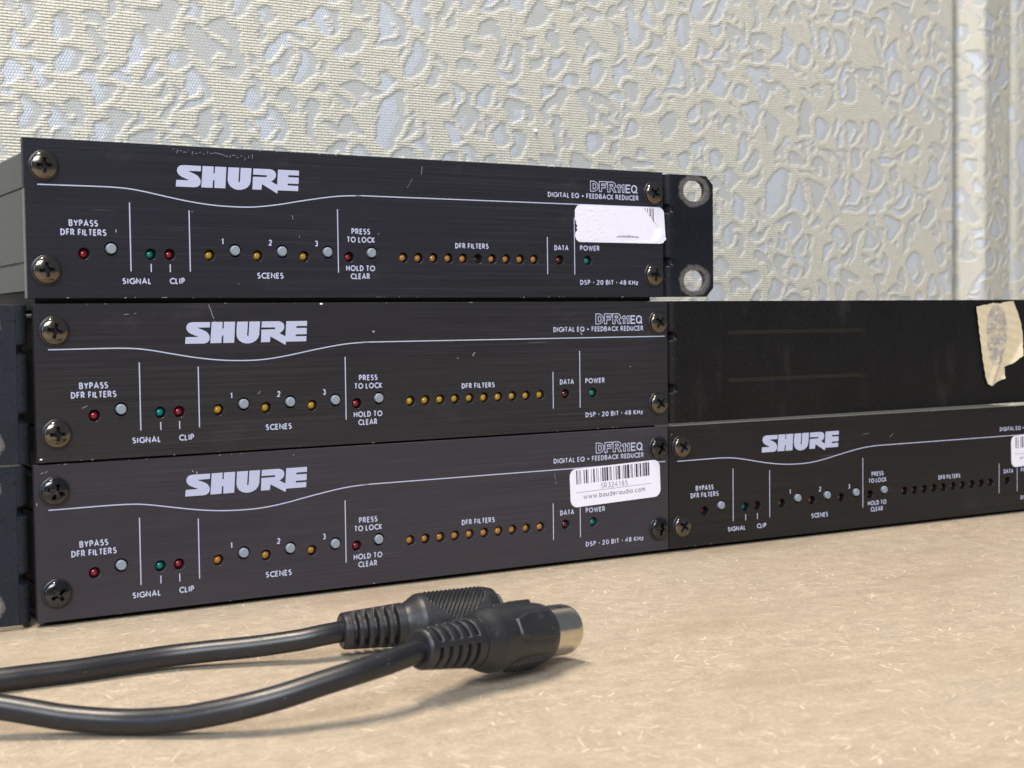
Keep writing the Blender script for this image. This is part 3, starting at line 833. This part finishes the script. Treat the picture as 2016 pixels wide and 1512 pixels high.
# paint chips and scratches -------------------------------------
def chips(parent, spots, y=-.04, nm='paint_chip'):
    """spots: (x, z, length, angle, width) small worn places laid bare"""
    V, F = [], []; rnd = random.Random(len(spots))
    for i, (x, z, L, a, wd) in enumerate(spots):
        n = max(3, int(L/.35)+2); pts = []
        for k_ in range(n):
            t_ = k_/(n-1)-.5
            pts.append((x+t_*L*math.cos(R(a))+rnd.uniform(-.06, .06), z+t_*L*math.sin(R(a))+rnd.uniform(-.06, .06)))
        o = len(V)
        strip(pts, wd*rnd.uniform(.7, 1.2), y-(i % 5)*.003, V, F)
    o = link(nm, mesh_from(nm, V, F), CHIP, parent); o['kind'] = 'stuff'
    return o
rnd = random.Random(77)
edge = []
def edgechips(n, z, x0, x1, s):
    r_ = random.Random(s)
    return [(r_.uniform(x0, x1), z+r_.uniform(-.1, .1), r_.uniform(.15, 1.1)*r_.random(), r_.uniform(-8, 8), r_.uniform(.1, .26)) for _ in range(n)]
chips(T, edgechips(22, .16, 2, 210, 1)+edgechips(14, 43.8, 10, 190, 2)+[(x, 42.3-.05*(x-50)+rnd.uniform(-.5, .5), rnd.uniform(.3, 1.3), rnd.choice((0, 10, 70, 80)), .13) for x in np.linspace(42, 66, 22)]
      + [(78.5, 24.3, 1.3, -75, .16), (80.6, 18.5, .5, 80, .2), (47.2, 25.1, .3, 0, .2), (61, 4.2, .4, 80, .14), (122.8, 40.4, 2.6, 82, .15), (118.5, 36.2, 3.6, 60, .10), (107.2, 19.9, .5, 70, .2), (24.9, 19.0, .9, 80, .25)])
chips(M, edgechips(12, .18, 2, 214, 4)+edgechips(10, 43.85, 14, 214, 5)+[(50.6, 41.5, 4.4, -70, .14), (52.2, 37.8, 2.4, -55, .16), (53.5, 33.4, 1.2, 70, .14), (103.2, 34.9, .9, 10, .55), (139.3, 27.0, 1.3, 55, .3), (133.3, 25.9, .5, 0, .2), (181.9, 33.0, .9, -60, .5), (25.6, 40.9, 1.4, 5, .18), (28.2, 41.2, .6, 20, .15), (13.2, 15.0, 1.6, 20, .2), (65, 17.2, 1.3, 40, .15), (202.5, 21.2, .5, 0, .25)])
chips(A, edgechips(9, 43.8, 3, 60, 8)+edgechips(6, .16, 3, 200, 9)+[(3.3, 42.0, .7, 35, .22), (2.2, 41.7, .7, 30, .2), (45.0, 39.5, .75, -60, .3), (46.1, 39.0, .7, -75, .42), (76.5, 42.4, .35, 0, .25), (.5, 33.2, .7, 90, .3), (171, 29.3, 2.2, -80, .14), (171.2, 27.2, .7, 0, .16), (17.9, 21.4, .9, 10, .3)])
chips(D, edgechips(8, 43.8, 10, 190, 10)+edgechips(4, .2, 3, 60, 12)+[(108.5, 35.3, 2.4, 35, .12), (95, 36.6, 3.2, 5, .10), (1.2, 41.0, .6, 80, .3)])
# bright worn left edge of the top panel
link('worn_edge', box_mesh('worn_edge', -.03, .22, -.03, 2.0, 0.1, 30.0), mat_plain('worn_edge_metal', (0.17, 0.17, 0.17), .4, .5, nscale=400, var=.5), T)
# bare upper edge of the right-hand faceplate and the stack's lower neighbours
link('bare_edge', box_mesh('bare_edge', .4, PW-.4, .15, PT-.1, PH-.02, PH+.03), BARE, D)

# paint lint on M's top edge
V, F = [], []
for (x, z, r_) in ((85.5, 43.6, .42), (0.9, 1.0, .34)):
    o = len(V); V += [(x+r_*math.cos(a*math.pi/4)*1.3, -.35, z+r_*.7*math.sin(a*math.pi/4)) for a in range(8)]
    V.append((x, -.75, z)); F += [(o+i, o+(i+1) % 8, o+8) for i in range(8)]
lint = link('paint_blob', mesh_from('paint_blob', V, F, True), STICKER, M)

# ------------------------------------------------------------------ cables with round plugs
def mat_rubber(name, col, rough=.36, b=.25):
    t = NT(name); v = t.coords(); n = t.noise(v, 1500, 3, .6); d = t.noise(v, 90, 4, .6)
    base = t.mix(d, tuple(c*.75 for c in col), tuple(c*1.3 for c in col))
    sp = t.ramp(t.noise(v, 1300, 2, .5), ((.70, 0.0), (.76, 1.0)))
    base = t.mix(t.math('MULTIPLY', sp, .5), base, (.16, .155, .15))
    sc = t.ramp(t.noise(t.coords((160, 160, 160), (3, 1, 2)), 1.0, 5, .75), ((.58, 0.0), (.72, 1.0)))
    base = t.mix(t.math('MULTIPLY', sc, .22), base, (.10, .10, .105))
    return t.out(Base_Color=base, Roughness=t.math('ADD', t.math('ADD', t.math('MULTIPLY', d, .2), t.math('MULTIPLY', sc, .12)), rough-.1), Normal=t.bump(n, b, .00006), Specular_IOR_Level=.5)
CORD = mat_rubber('black_cord_pvc', (0.010, 0.0105, 0.0135), .36, .12)
MOLD = mat_rubber('black_moulded_rubber', (0.014, 0.0148, 0.0175), .42, .35)
t = NT('nickel_shell'); v = t.coords(); n = t.noise(v, 300, 4, .6)
SHELL = t.out(Base_Color=t.mix(n, (.50, .46, .38), (.70, .65, .54)), Metallic=1.0, Roughness=t.math('ADD', t.math('MULTIPLY', n, .22), .10))

def frame(B, Fv, roll=0.0):
    """matrix: local X along the plug, Z as near up as possible"""
    B, Fv = Vector(B), Vector(Fv); ax = (Fv-B).normalized(); L = (Fv-B).length
    yv = Vector((0, 0, 1)).cross(ax).normalized(); zv = ax.cross(yv)
    mm_ = Matrix((ax, yv, zv)).transposed().to_4x4() @ Matrix.Rotation(roll, 4, 'X')
    mm_.translation = B*MM
    return mm_, L
def radial(name, rf, s0, s1, ns, nt, cap0=True, cap1=True):
    V, F = [], []
    for i in range(ns):
        s = s0+(s1-s0)*i/(ns-1)
        for j in range(nt):
            a = 2*math.pi*j/nt; r = rf(s, a)
            V.append((s, r*math.cos(a), r*math.sin(a)))
    F = [tuple(reversed(f)) for f in grid_faces(ns, nt, closed_v=True)]
    if cap0: F.append(tuple(range(0, nt)))
    if cap1: F.append(tuple(range((ns-1)*nt+nt-1, (ns-1)*nt-1, -1)))
    me = mesh_from(name, V, F, True)
    me.polygons.foreach_set('use_smooth', [len(p.vertices) == 4 for p in me.polygons])
    bm = bmesh.new(); bm.from_mesh(me); bmesh.ops.recalc_face_normals(bm, faces=bm.faces[:]); bm.to_mesh(me); bm.free()
    return me
def sstep(a, b, x):
    t_ = min(1, max(0, (x-a)/(b-a))); return t_*t_*(3-2*t_)
def tube(name, pts, r, nt=20, sub=8):
    P = smooth_path([tuple(p) for p in pts], sub); V, F = [], []
    pts_ = [Vector(p) for p in P]; n = len(pts_)
    pu = Vector((0, 0, 1))
    for i, p in enumerate(pts_):
        d = (pts_[min(n-1, i+1)]-pts_[max(0, i-1)]).normalized(); s = d.cross(pu).normalized(); u_ = s.cross(d)
        for j in range(nt):
            a = 2*math.pi*j/nt; q = p+s*(r*math.cos(a))+u_*(r*math.sin(a)); V.append(tuple(q))
    F = grid_faces(n, nt, closed_v=True); F.append(tuple(range(nt-1, -1, -1))); F.append(tuple(range((n-1)*nt, n*nt)))
    me = mesh_from(name, V, F, True)
    bm = bmesh.new(); bm.from_mesh(me); bmesh.ops.recalc_face_normals(bm, faces=bm.faces[:]); bm.to_mesh(me); bm.free()
    return me

def relief_r(L0, r0, r1, style):
    def f(s, a):
        r = r0+(r1-r0)*min(1, max(0, s/L0))
        # rounded front lip
        if s < .8: r -= .7*(1-s/.8)**2
        pitch = (L0-3.2)/5
        k_ = (s-3.0)/pitch; fr = abs(k_-round(k_)); idx = round(k_)
        if 0 <= idx < 5:
            if style == 'front':
                aa = (a+R(20)+(idx % 2)*0)% (math.pi/2)
                br = sstep(R(24), R(19), min(aa, math.pi/2-aa)+R(0)) if False else (1 if min(aa, math.pi/2-aa) < R(9) else 0)
                hw_ = .20
            else:
                aa = (a+R(98)) % (math.pi*2/2); br = 1 if min(aa, math.pi-aa) < R(12) else 0
                hw_ = .23
            g_ = sstep(hw_+.08, hw_-.03, fr)*(1-br)
            r -= 1.9*g_
        return r
    return f

def pad_height(s, a, s0, s1, ac, ah, taper=.35):
    """smooth mask of a grip pad centred at angle ac"""
    da = (a-ac+math.pi) % (2*math.pi)-math.pi
    hw_ = ah*(1-taper*sstep(s0+5, s0, s)) if taper else ah
    return sstep(hw_+.05, hw_-.03, abs(da))*sstep(s0-.25, s0+.3, s)*sstep(s1+.25, s1-.3, s), da

def body_front(s, a):
    # s from 0 (behind the relief) to 24
    r = 6.0+1.5*sstep(0, 5.5, s)-.5*sstep(21.5, 24.6, s)-1.0*sstep(24.2, 24.8, s)
    # flattened waist between the pads
    for ac in (R(-135+180+180), ):
        pass
    for idx, ac in enumerate((R(152), R(240), R(62), R(330))):
        p, da = pad_height(s, a, 9.6, 21.6, ac, R(23), .35)
        ridge = 0
        if idx == 1: ridge = .34*(.5+.5*math.cos(2*math.pi*s/1.05))
        if idx == 0: ridge = .22*(.5+.5*math.cos(2*math.pi*s/.8))*sstep(R(12), R(18), da)
        if idx == 2: ridge = .2*(.5+.5*math.cos(2*math.pi*s/1.05))
        r = r-.25*sstep(7, 10, s)*sstep(R(40), R(20), abs(da))*sstep(24, 21, s)*(1-p)*1.0
        r = r*(1-p)+p*((7.75-(.55*sstep(21.6, 14, s)*0))/math.cos(min(abs(da), .5))-ridge)
    return r
def body_rear(s, a):
    r = 5.2+2.2*sstep(0, 5.0, s)-.7*sstep(22.0, 25.5, s)-1.3*sstep(24.9, 25.6, s)
    # diamond-ended grip with slanting ridges facing up and to the front
    ac = R(122); da = (a-ac+math.pi) % (2*math.pi)-math.pi
    width = R(62)*(1-.0*s)
    half = (math.cos(min(1, abs(s-16.0)/9.5)*math.pi/2)) if True else 1
    inside = sstep(0, .25, 8.0-abs(s-14.0)-max(0, (da/R(50)))*6.5)*sstep(R(52), R(48), abs(da))
    ridge = .5+.5*math.cos(2*math.pi*(s*1.0+da*4.6)/1.15)
    return r+inside*(-.35+.55*ridge)

ZT = -1.4
def cable(name_label, group, B, Fv, relief, rl, bodyf, bl, shell_r, path, cr, grip_roll, rear=False):
    root = empty('round_plug_cable', (B[0], B[1], ZT))
    tag(root, name_label, 'cable', group)
    mw, L = frame(B, Fv, grip_roll)
    inv = Matrix.Translation(Vector((-B[0], -B[1], -ZT))*MM)
    def put(nm, me, mat, xo=0.0):
        me.transform(inv @ mw @ Matrix.Translation((xo*MM, 0, 0))); return link(nm, me, mat, root)
    put('strain_relief', radial('strain_relief', relief, 0, rl, 150, 96), MOLD)
    put('plug_body', radial('plug_body', bodyf, 0, bl, 150 if not rear else 220, 160 if not rear else 240), MOLD, rl)
    sl = L-rl-bl+.6
    def sf(s, a): return shell_r-(.25*(1-min(1, (sl-s)/.4)) if s > sl-.4 else 0)
    put('metal_shell', radial('metal_shell', sf, 0, sl, 12, 64, cap1=False), SHELL, rl+bl-.6)
    # inside of the shell and its face with pins
    put('shell_lining', radial('shell_lining', lambda s, a: shell_r-.45, 0, sl, 4, 48, cap1=False), SHELL, rl+bl-.6)
    if sl > 4: put('pin_block', radial('pin_block', lambda s, a: shell_r-1.2, 0, 3.0, 4, 40), MOLD, rl+bl-.6)
    for k_ in range(5 if sl > 4 else 0):
        a_ = R(0+45*k_)
        pin = radial('pin', lambda s, a: .7-(.3*(s > 4.4)), 0, 4.8, 10, 12)
        pin.transform(Matrix.Translation((0, 3.4*math.cos(a_)*MM, 3.4*math.sin(a_)*MM)))
        put('pin', pin, SHELL, rl+bl+2.0)
    cm = tube('cord', path, cr); cm.transform(inv)
    link('cord', cm, CORD, root)
    return root

Bf, Ff = (52.3, -128.6, 11.0), (101.0, -112.2, 6.5)
axf = (Vector(Ff)-Vector(Bf)).normalized()
pf = [tuple(Vector(Bf)+axf*6), tuple(Vector(Bf)+axf*2), (46.0, -130.9, 10.3), (42.0, -131.9, 9.9), (35.0, -132.3, 9.0), (27.5, -131.6, 7.6), (20.2, -130.4, 6.0), (13.1, -128.1, 4.5), (6.8, -125.0, 3.2), (0.6, -121.2, 2.1),
      (-8.3, -114.9, 1.5), (-17.6, -109.4, 2.4), (-23.9, -105.9, 3.7), (-30.0, -102.5, 5.0), (-42, -96.5, 7.2), (-60, -89, 8.5), (-90, -80, 7), (-150, -70, 1.5), (-260, -60, 1.4)]
CG = 'black cables lying in front of the stack'
cable('black cable nearest the viewer, its round plug with ribbed grip and shiny metal shell', CG, Bf, Ff,
      relief_r(17.0, 4.45, 5.8, 'front'), 17.0, body_front, 25.0, 6.15, pf, 2.65, 0.0)
Br, Fr = (56.2, -78.6, 5.3), (98.5, -84.5, 5.9)
axr = (Vector(Fr)-Vector(Br)).normalized()
pr = [tuple(Vector(Br)+axr*6), tuple(Vector(Br)+axr*2), (51.5, -78.6, 5.0), (45.4, -77.2, 4.2), (35.7, -73.0, 3.1), (25.4, -69.0, 2.5), (16.2, -66.3, 2.0), (6.3, -65.6, 1.7), (-4.6, -65.7, 1.5), (-13.8, -65.2, 1.5), (-22.7, -64.8, 1.5), (-45, -63, 1.5), (-90, -60, 1.5), (-160, -40, 1.5), (-260, -10, 1.5)]
cable('black cable lying between the stack and the nearer plug, its grip hatched with slanting ridges', CG, Br, Fr,
      relief_r(16.0, 4.6, 5.5, 'rear'), 16.0, body_rear, 25.7, 5.3, pr, 2.68, 0.0, rear=True)

# ------------------------------------------------------------------ worktop
t = NT('beige_fleck_laminate')
v = t.coords((1, 1, 1))
n1 = t.noise(v, 170, 6, .66); n2 = t.noise(v, 1000, 4, .7); n3 = t.noise(v, 14, 3, .5)
vst = t.coords((60, 320, 1), rot=(0, 0, R(-8))); n4 = t.noise(vst, 1.0, 4, .6)
mixn = t.math('ADD', t.math('ADD', t.math('MULTIPLY', n1, .36), t.math('MULTIPLY', n2, .46)), t.math('MULTIPLY', n4, .18))
col = t.ramp(mixn, ((0.34, (0.27, 0.223, 0.162)), (0.46, (0.375, 0.310, 0.228)), (0.54, (0.43, 0.357, 0.266)), (0.66, (0.57, 0.48, 0.37))))
col = t.mix(t.ramp(n3, ((.35, 0.0), (.7, .35))), col, (0.37, 0.325, 0.245))
def fibres(scale, length, width, curve, amount, seed):
    """short curved paper fibres scattered one to a cell"""
    vv = t.coords((scale, scale, scale), (seed, seed*.7, 0))
    sp = t.n.new('ShaderNodeSeparateXYZ'); t.lk(vv, sp.inputs[0]); cb = t.n.new('ShaderNodeCombineXYZ'); t.lk(sp.outputs[0], cb.inputs[0]); t.lk(sp.outputs[1], cb.inputs[1])
    vo = t.n.new('ShaderNodeTexVoronoi'); vo.voronoi_dimensions = '2D'; t.lk(cb.outputs[0], vo.inputs['Vector']); vo.inputs['Scale'].default_value = 1.0
    sub = t.n.new('ShaderNodeVectorMath'); sub.operation = 'SUBTRACT'; t.lk(cb.outputs[0], sub.inputs[0]); t.lk(vo.outputs['Position'], sub.inputs[1])
    sc_ = t.n.new('ShaderNodeSeparateColor'); t.lk(vo.outputs['Color'], sc_.inputs[0])
    rot = t.n.new('ShaderNodeVectorRotate'); rot.rotation_type = 'Z_AXIS'; t.lk(sub.outputs[0], rot.inputs['Vector'])
    t.lk(t.math('MULTIPLY', sc_.outputs[0], 6.283), rot.inputs['Angle'])
    s2 = t.n.new('ShaderNodeSeparateXYZ'); t.lk(rot.outputs[0], s2.inputs[0])
    X, Y = s2.outputs[0], s2.outputs[1]
    kx = t.math('MULTIPLY', t.math('MULTIPLY', X, X), t.math('MULTIPLY', t.math('SUBTRACT', sc_.outputs[1], .5), curve))
    dy = t.math('ABSOLUTE', t.math('ADD', Y, kx))
    wv = t.math('MULTIPLY', t.math('ADD', .4, sc_.outputs[1]), width)
    a = t.math('SUBTRACT', 1.0, t.math('DIVIDE', dy, wv), clamp=True)
    lx = t.math('MULTIPLY', t.math('ADD', .25, sc_.outputs[2]), length)
    b = t.math('MULTIPLY', t.math('SUBTRACT', 1.0, t.math('DIVIDE', t.math('ABSOLUTE', X), lx), clamp=True), 3.0, clamp=True)
    c_ = t.math('GREATER_THAN', sc_.outputs[2], 1-amount)
    return t.math('MULTIPLY', t.math('MULTIPLY', a, b), c_)
f1 = fibres(195, .38, .065, 1.5, .5, 1.3)
f2 = fibres(420, .42, .10, 1.6, .5, 7.7)
f3 = fibres(85, .40, .014, .5, .35, 3.1)
fall = t.math('MULTIPLY', t.math('MAXIMUM', t.math('MAXIMUM', f1, t.math('MULTIPLY', f2, .5)), f3), t.ramp(t.noise(v, 60, 3), ((.35, .15), (.65, .85))), clamp=True)
col = t.mix(fall, col, (0.78, 0.68, 0.54))
stain = t.ramp(t.noise(t.coords((9, 26, 1), (.7, .33, 0), rot=(0, 0, R(-20))), 1.0, 3, .5), ((.56, 0.0), (.76, .7)))
col = t.mix(stain, col, (0.33, 0.255, 0.18))
dk = t.ramp(t.noise(t.coords((1, 1, 1), (.31, .2, 0)), 330, 2, .5), ((.775, 0.0), (.80, .8)))
col = t.mix(dk, col, (0.20, 0.155, 0.11))
TOP = t.out(Base_Color=col, Roughness=t.math('ADD', t.math('MULTIPLY', n1, .2), .42), Normal=t.bump(mixn, .10, .0001), Specular_IOR_Level=.35)
wt = link('worktop', box_mesh('worktop', -700, 1500, -900, 169.0, -26.4, ZT, 0), TOP)
tag(wt, 'beige fleck laminate worktop carrying the stack and the cables', 'worktop')

# ------------------------------------------------------------------ fabric-covered wall
def fabric_pattern(x0, x1, z0, z1, res, seed=11):
    """woven figure: hooped cream bands laid over one another round openings of plain grey ground and silver yarn"""
    rnd = random.Random(seed)
    nx = int((x1-x0)/res)+1; nz = int((z1-z0)/res)+1
    X = x0+np.arange(nx)*res; Zc = z0+np.arange(nz)*res
    cream = np.ones((nz, nx), np.float32); silver = np.zeros((nz, nx), np.float32); ridge = np.zeros((nz, nx), np.float32)
    sm = lambda v, a, b: (lambda q: q*q*(3-2*q))(np.clip((v-a)/(b-a), 0, 1))
    g = 12.2; cells = []
    for j in range(int((z1-z0)/g)+2):
        for i in range(int((x1-x0)/g)+2):
            cells.append((x0+(i+rnd.uniform(-.48, .48)+.5*(j % 2))*g, z0+(j+rnd.uniform(-.48, .48))*g))
    rnd.shuffle(cells)
    for cx, cz in cells:
        big = rnd.random()
        a = rnd.uniform(3.3, 5.0)+2.8*big*big; b = a*rnd.uniform(1.1, 2.0); rot = rnd.uniform(-.75, .55)
        wr = rnd.uniform(2.1, 3.3); kind = rnd.random(); ph = rnd.uniform(0, 6.28); bend = rnd.uniform(-.05, .09)
        r = b+wr+3
        i0 = max(0, int((cx-r-x0)/res)); i1 = min(nx, int((cx+r-x0)/res)+1)
        j0 = max(0, int((cz-r-z0)/res)); j1 = min(nz, int((cz+r-z0)/res)+1)
        if i1-i0 < 2 or j1-j0 < 2: continue
        xx, zz = np.meshgrid(X[i0:i1]-cx, Zc[j0:j1]-cz)
        wx = xx+.9*np.sin(zz*.4+ph)+.25*np.sin(zz*1.0+ph*2); wz = zz+.8*np.sin(xx*.42+ph*1.7)
        u = wx*math.cos(rot)+wz*math.sin(rot); v = -wx*math.sin(rot)+wz*math.cos(rot)
        u = u+bend*v*v
        m_ = min(a, b)
        d = (np.sqrt((u/a)**2+(v/b)**2)-1)*m_
        gw = rnd.uniform(3.2, 5.2)
        wx2 = wx+gw; u2 = wx2*math.cos(rot)+wz*math.sin(rot)+bend*v*v; v2 = -wx2*math.sin(rot)+wz*math.cos(rot)
        d2 = (np.sqrt((u2/a)**2+(v2/b)**2)-1)*m_
        # open rings: the band fades out over part of its turn
        ang = np.arctan2(v/b, u/a); gap = sm(np.cos(ang-ph), .55, .85) if kind > .55 else 0
        ringm = sm(d, -.3, .3)*sm(-d, -wr-.4, -wr+.4)*(1-gap)
        hole = sm(-d, -.32, .32)
        if kind > .60:       # a hooped strip of plain ground instead of an opening
            aw = sm(np.cos(ang-ph*.35), .0, .35)
            hole = sm(1.9-np.abs(d), -.2, .2)*aw; ringm = sm(d, 1.6, 2.0)*sm(-d, -wr-1.5, -wr-1.1)*aw
        C_ = cream[j0:j1, i0:i1]; S_ = silver[j0:j1, i0:i1]; R_ = ridge[j0:j1, i0:i1]
        prof = np.sin(np.clip(d/wr, 0, 1)*math.pi)**.6
        C_[:] = C_*(1-ringm)+ringm; S_[:] = S_*(1-ringm); R_[:] = R_*(1-ringm)+ringm*prof
        sil = sm(-d2, -.2, .2)*hole if kind < .52 else hole*0
        C_[:] = C_*(1-hole); R_[:] = R_*(1-hole); S_[:] = S_*(1-hole)+sil
        if big > .75 and kind < .4:      # a tongue of cream inside the larger openings
            t_ = sm(1.15-np.abs(u-.15*a+.08*v*v), -.2, .2)*sm(b*.5-np.abs(v+b*.25), -.2, .2)
            C_[:] = np.maximum(C_, t_); S_[:] = S_*(1-t_); R_[:] = np.maximum(R_, t_*.6)
    rr = np.random.RandomState(3)
    rows = (Zc/1.18).astype(int)
    jit = rr.uniform(-.5, .5, rows.max()-rows.min()+1)
    for j in range(nz):
        s_ = int(round(jit[rows[j]-rows.min()]/res))
        if s_:
            for A_ in (cream, silver, ridge): A_[j] = np.roll(A_[j], s_)
    return x0, z0, res, cream, silver, ridge
PAT = fabric_pattern(-262, 962, -6, 512, .5)
def sample(arr, s, z):
    x0, z0, res = PAT[:3]
    u = np.clip((s-x0)/res, 0, arr.shape[1]-1.001); v = np.clip((z-z0)/res, 0, arr.shape[0]-1.001)
    i, j = u.astype(int), v.astype(int); fu, fv = u-i, v-j
    return (arr[j, i]*(1-fu)+arr[j, i+1]*fu)*(1-fv)+(arr[j+1, i]*(1-fu)+arr[j+1, i+1]*fu)*fv

t = NT('woven_wall_fabric')
ac = t.n.new('ShaderNodeAttribute'); ac.attribute_name = 'cream'
asl = t.n.new('ShaderNodeAttribute'); asl.attribute_name = 'silver'
auv = t.n.new('ShaderNodeAttribute'); auv.attribute_name = 'cloth'
jn = t.noise(auv.outputs['Vector'], 120, 2)
def brick(bw, rh, mortar, smooth, off=.5):
    b_ = t.n.new('ShaderNodeTexBrick'); t.lk(auv.outputs['Vector'], b_.inputs['Vector']); b_.offset = off
    b_.inputs['Scale'].default_value = 1.0; b_.inputs['Brick Width'].default_value = bw; b_.inputs['Row Height'].default_value = rh
    b_.inputs['Mortar Size'].default_value = mortar; b_.inputs['Mortar Smooth'].default_value = smooth; b_.inputs['Bias'].default_value = 0
    b_.inputs['Color1'].default_value = (.82, .82, .82, 1); b_.inputs['Color2'].default_value = (1, 1, 1, 1); b_.inputs['Mortar'].default_value = (.5, .5, .5, 1)
    return b_
bc = brick(.00330, .00118, .00024, .95)
bs = brick(.00120, .00118, .00022, .8)
sx = t.n.new('ShaderNodeSeparateXYZ'); t.lk(auv.outputs['Vector'], sx.inputs[0])
fine = t.math('SINE', t.math('MULTIPLY', sx.outputs[1], 2*math.pi/.00059))
fine = t.math('ADD', t.math('MULTIPLY', fine, .5), .5)
rows = t.math('POWER', t.math('ABSOLUTE', t.math('SINE', t.math('MULTIPLY', sx.outputs[1], math.pi/.00118))), .7)
fac_c = t.math('ADD', t.math('MULTIPLY', t.math('SUBTRACT', 1.0, bc.outputs['Fac']), .35), t.math('MULTIPLY', rows, .65))
fac_s = t.math('SUBTRACT', 1.0, bs.outputs['Fac'])
slub = t.noise(auv.outputs['Vector'], 240, 4, .65)
cc = t.mix(1.0, t.mix(slub, (0.65, 0.635, 0.55), (0.80, 0.78, 0.69)), t.mix(fac_c, (.56, .56, .53), (1, 1, 1)), 'MULTIPLY')  # gaps between the cream ribs darkened in colour as shadow lines
cs = t.mix(fac_s, (0.49, 0.53, 0.57), (0.70, 0.745, 0.81))
cg = t.mix(fine, (0.47, 0.485, 0.47), (0.56, 0.575, 0.56))
col = t.mix(ac.outputs['Fac'], t.mix(asl.outputs['Fac'], cg, cs), cc)
hgt = t.math('ADD', t.math('MULTIPLY', ac.outputs['Fac'], fac_c), t.math('MULTIPLY', t.math('SUBTRACT', 1.0, ac.outputs['Fac']), t.math('MULTIPLY', fac_s, .3)))
sheen = t.math('MULTIPLY', asl.outputs['Fac'], .22)
FAB = t.out(Base_Color=col, Roughness=t.math('SUBTRACT', .72, t.math('MULTIPLY', asl.outputs['Fac'], .20)), Metallic=sheen,
            Normal=t.bump(hgt, .9, .0005), Specular_IOR_Level=.3)

def fabric_strip(name, path, s_start, zs, parent=None, smooth=True):
    """path: list of (x, y) along the wall; cloth coordinate runs along its length from s_start"""
    P = np.array(path, float); seg = np.hypot(*(P[1:]-P[:-1]).T); S = np.concatenate([[0], np.cumsum(seg)])
    tang = np.gradient(P, axis=0); tang /= np.linalg.norm(tang, axis=1)[:, None]
    nrm = np.stack([tang[:, 1], -tang[:, 0]], 1)     # towards the room (-y)
    zs = np.array(zs, float); s = S+s_start
    SS, ZZ = np.meshgrid(s, zs, indexing='ij')
    cr, si, dp = (sample(a, SS, ZZ) for a in PAT[3:])
    hh = cr*.20+dp*.055+si*.05
    X = P[:, 0][:, None]+nrm[:, 0][:, None]*hh; Y = P[:, 1][:, None]+nrm[:, 1][:, None]*hh
    n1, n2 = SS.shape
    co = np.stack([X, Y, ZZ], -1).reshape(-1, 3).astype(np.float32)*MM
    idx = np.arange(n1*n2).reshape(n1, n2)
    q = np.stack([idx[:-1, :-1], idx[1:, :-1], idx[1:, 1:], idx[:-1, 1:]], -1).reshape(-1, 4)
    me = bpy.data.meshes.new(name)
    me.vertices.add(len(co)); me.vertices.foreach_set('co', co.ravel())
    me.loops.add(q.size); me.loops.foreach_set('vertex_index', q.ravel().astype(np.int32))
    me.polygons.add(len(q)); me.polygons.foreach_set('loop_start', np.arange(0, q.size, 4, dtype=np.int32))
    me.polygons.foreach_set('loop_total', np.full(len(q), 4, np.int32))
    me.update(calc_edges=True)
    me.polygons.foreach_set('use_smooth', np.ones(len(q), bool))
    for nm, arr in (('cream', cr), ('silver', si)):
        at = me.attributes.new(nm, 'FLOAT', 'POINT'); at.data.foreach_set('value', arr.ravel().astype(np.float32))
    at = me.attributes.new('cloth', 'FLOAT_VECTOR', 'POINT')
    at.data.foreach_set('vector', np.stack([SS, ZZ, SS*0], -1).ravel().astype(np.float32)*MM)
    me.materials.append(FAB)
    return link(name, me, None, parent)
WY = 170.0
zs = list(np.arange(-1.0, 66, 2.2))+list(np.arange(66, 325, .68))+list(np.arange(326, 505, 3.0))
wall = empty('fabric_covered_wall', (250, WY+20, ZT))
tag(wall, 'wall covered in cream and silver woven fabric behind the stack', 'wall')
def local(o):
    o.parent = wall; o.matrix_parent_inverse = Matrix.Translation(-wall.location)
xs = list(np.arange(-250, -40, 3.0))+list(np.arange(-40, 555, .66))
# the panel's padded edge turns back into the joint
edge = [(555+5.5*math.sin(R(a)), WY+5.5-5.5*math.cos(R(a))) for a in (10, 22, 35, 48, 60, 72, 84)]+[(560.6, WY+9), (560.6, WY+14)]
local(fabric_strip('fabric_panel', [(x, WY) for x in xs]+edge, -250, zs))
# padded post: a left face turned to the room light, a rounded nose, a right face
post = [(564.6, WY+14), (564.6, WY+4), (564.9, WY+1.2)]
for i in range(22): u_ = (i+1)/23; post.append((564.9+(575.6-564.9)*u_, WY+1.2-7.0*u_))
post += [(576.2, WY-6.0), (577.3, WY-6.3), (578.6, WY-6.1)]
for i in range(40): u_ = (i+1)/41; post.append((578.6+(603.6-578.6)*u_, WY-6.1+5.1*u_))
post += [(604.6, WY+.2), (605.2, WY+2.5), (605.3, WY+14)]
local(fabric_strip('fabric_post', post, 575, zs))
xs2 = list(np.arange(613, 700, .8))+list(np.arange(700, 900, 4.0))
edge2 = [(606.7, WY+14), (606.8, WY+7), (607.3, WY+4.4), (608.4, WY+2.2), (609.8, WY+.8), (611.4, WY+.15)]
local(fabric_strip('fabric_panel', edge2+[(x, WY) for x in xs2], 640, zs))
bk = link('backing_board', box_mesh('backing_board', -260, 910, WY+14.2, WY+26, -1.2, 505), mat_plain('dark_board', (0.16, 0.145, 0.12), .8)); local(bk)
# a white speck of lint stuck on the cloth
rnd = random.Random(4); V, F = [], []
for j in range(5):
    ph = math.pi*j/4
    for i in range(10):
        q = 2*math.pi*i/10; r_ = .95*math.sin(ph)*rnd.uniform(.8, 1.2)+.02
        V.append((r_*math.cos(q)*1.25, -.7*math.cos(ph)*.8, r_*math.sin(q)))
F = grid_faces(5, 10, closed_v=True)
lf = link('lint_speck', mesh_from('lint_speck', V, F, True), STICKER, None, (271.2, WY-.9, 172.1)); local(lf)
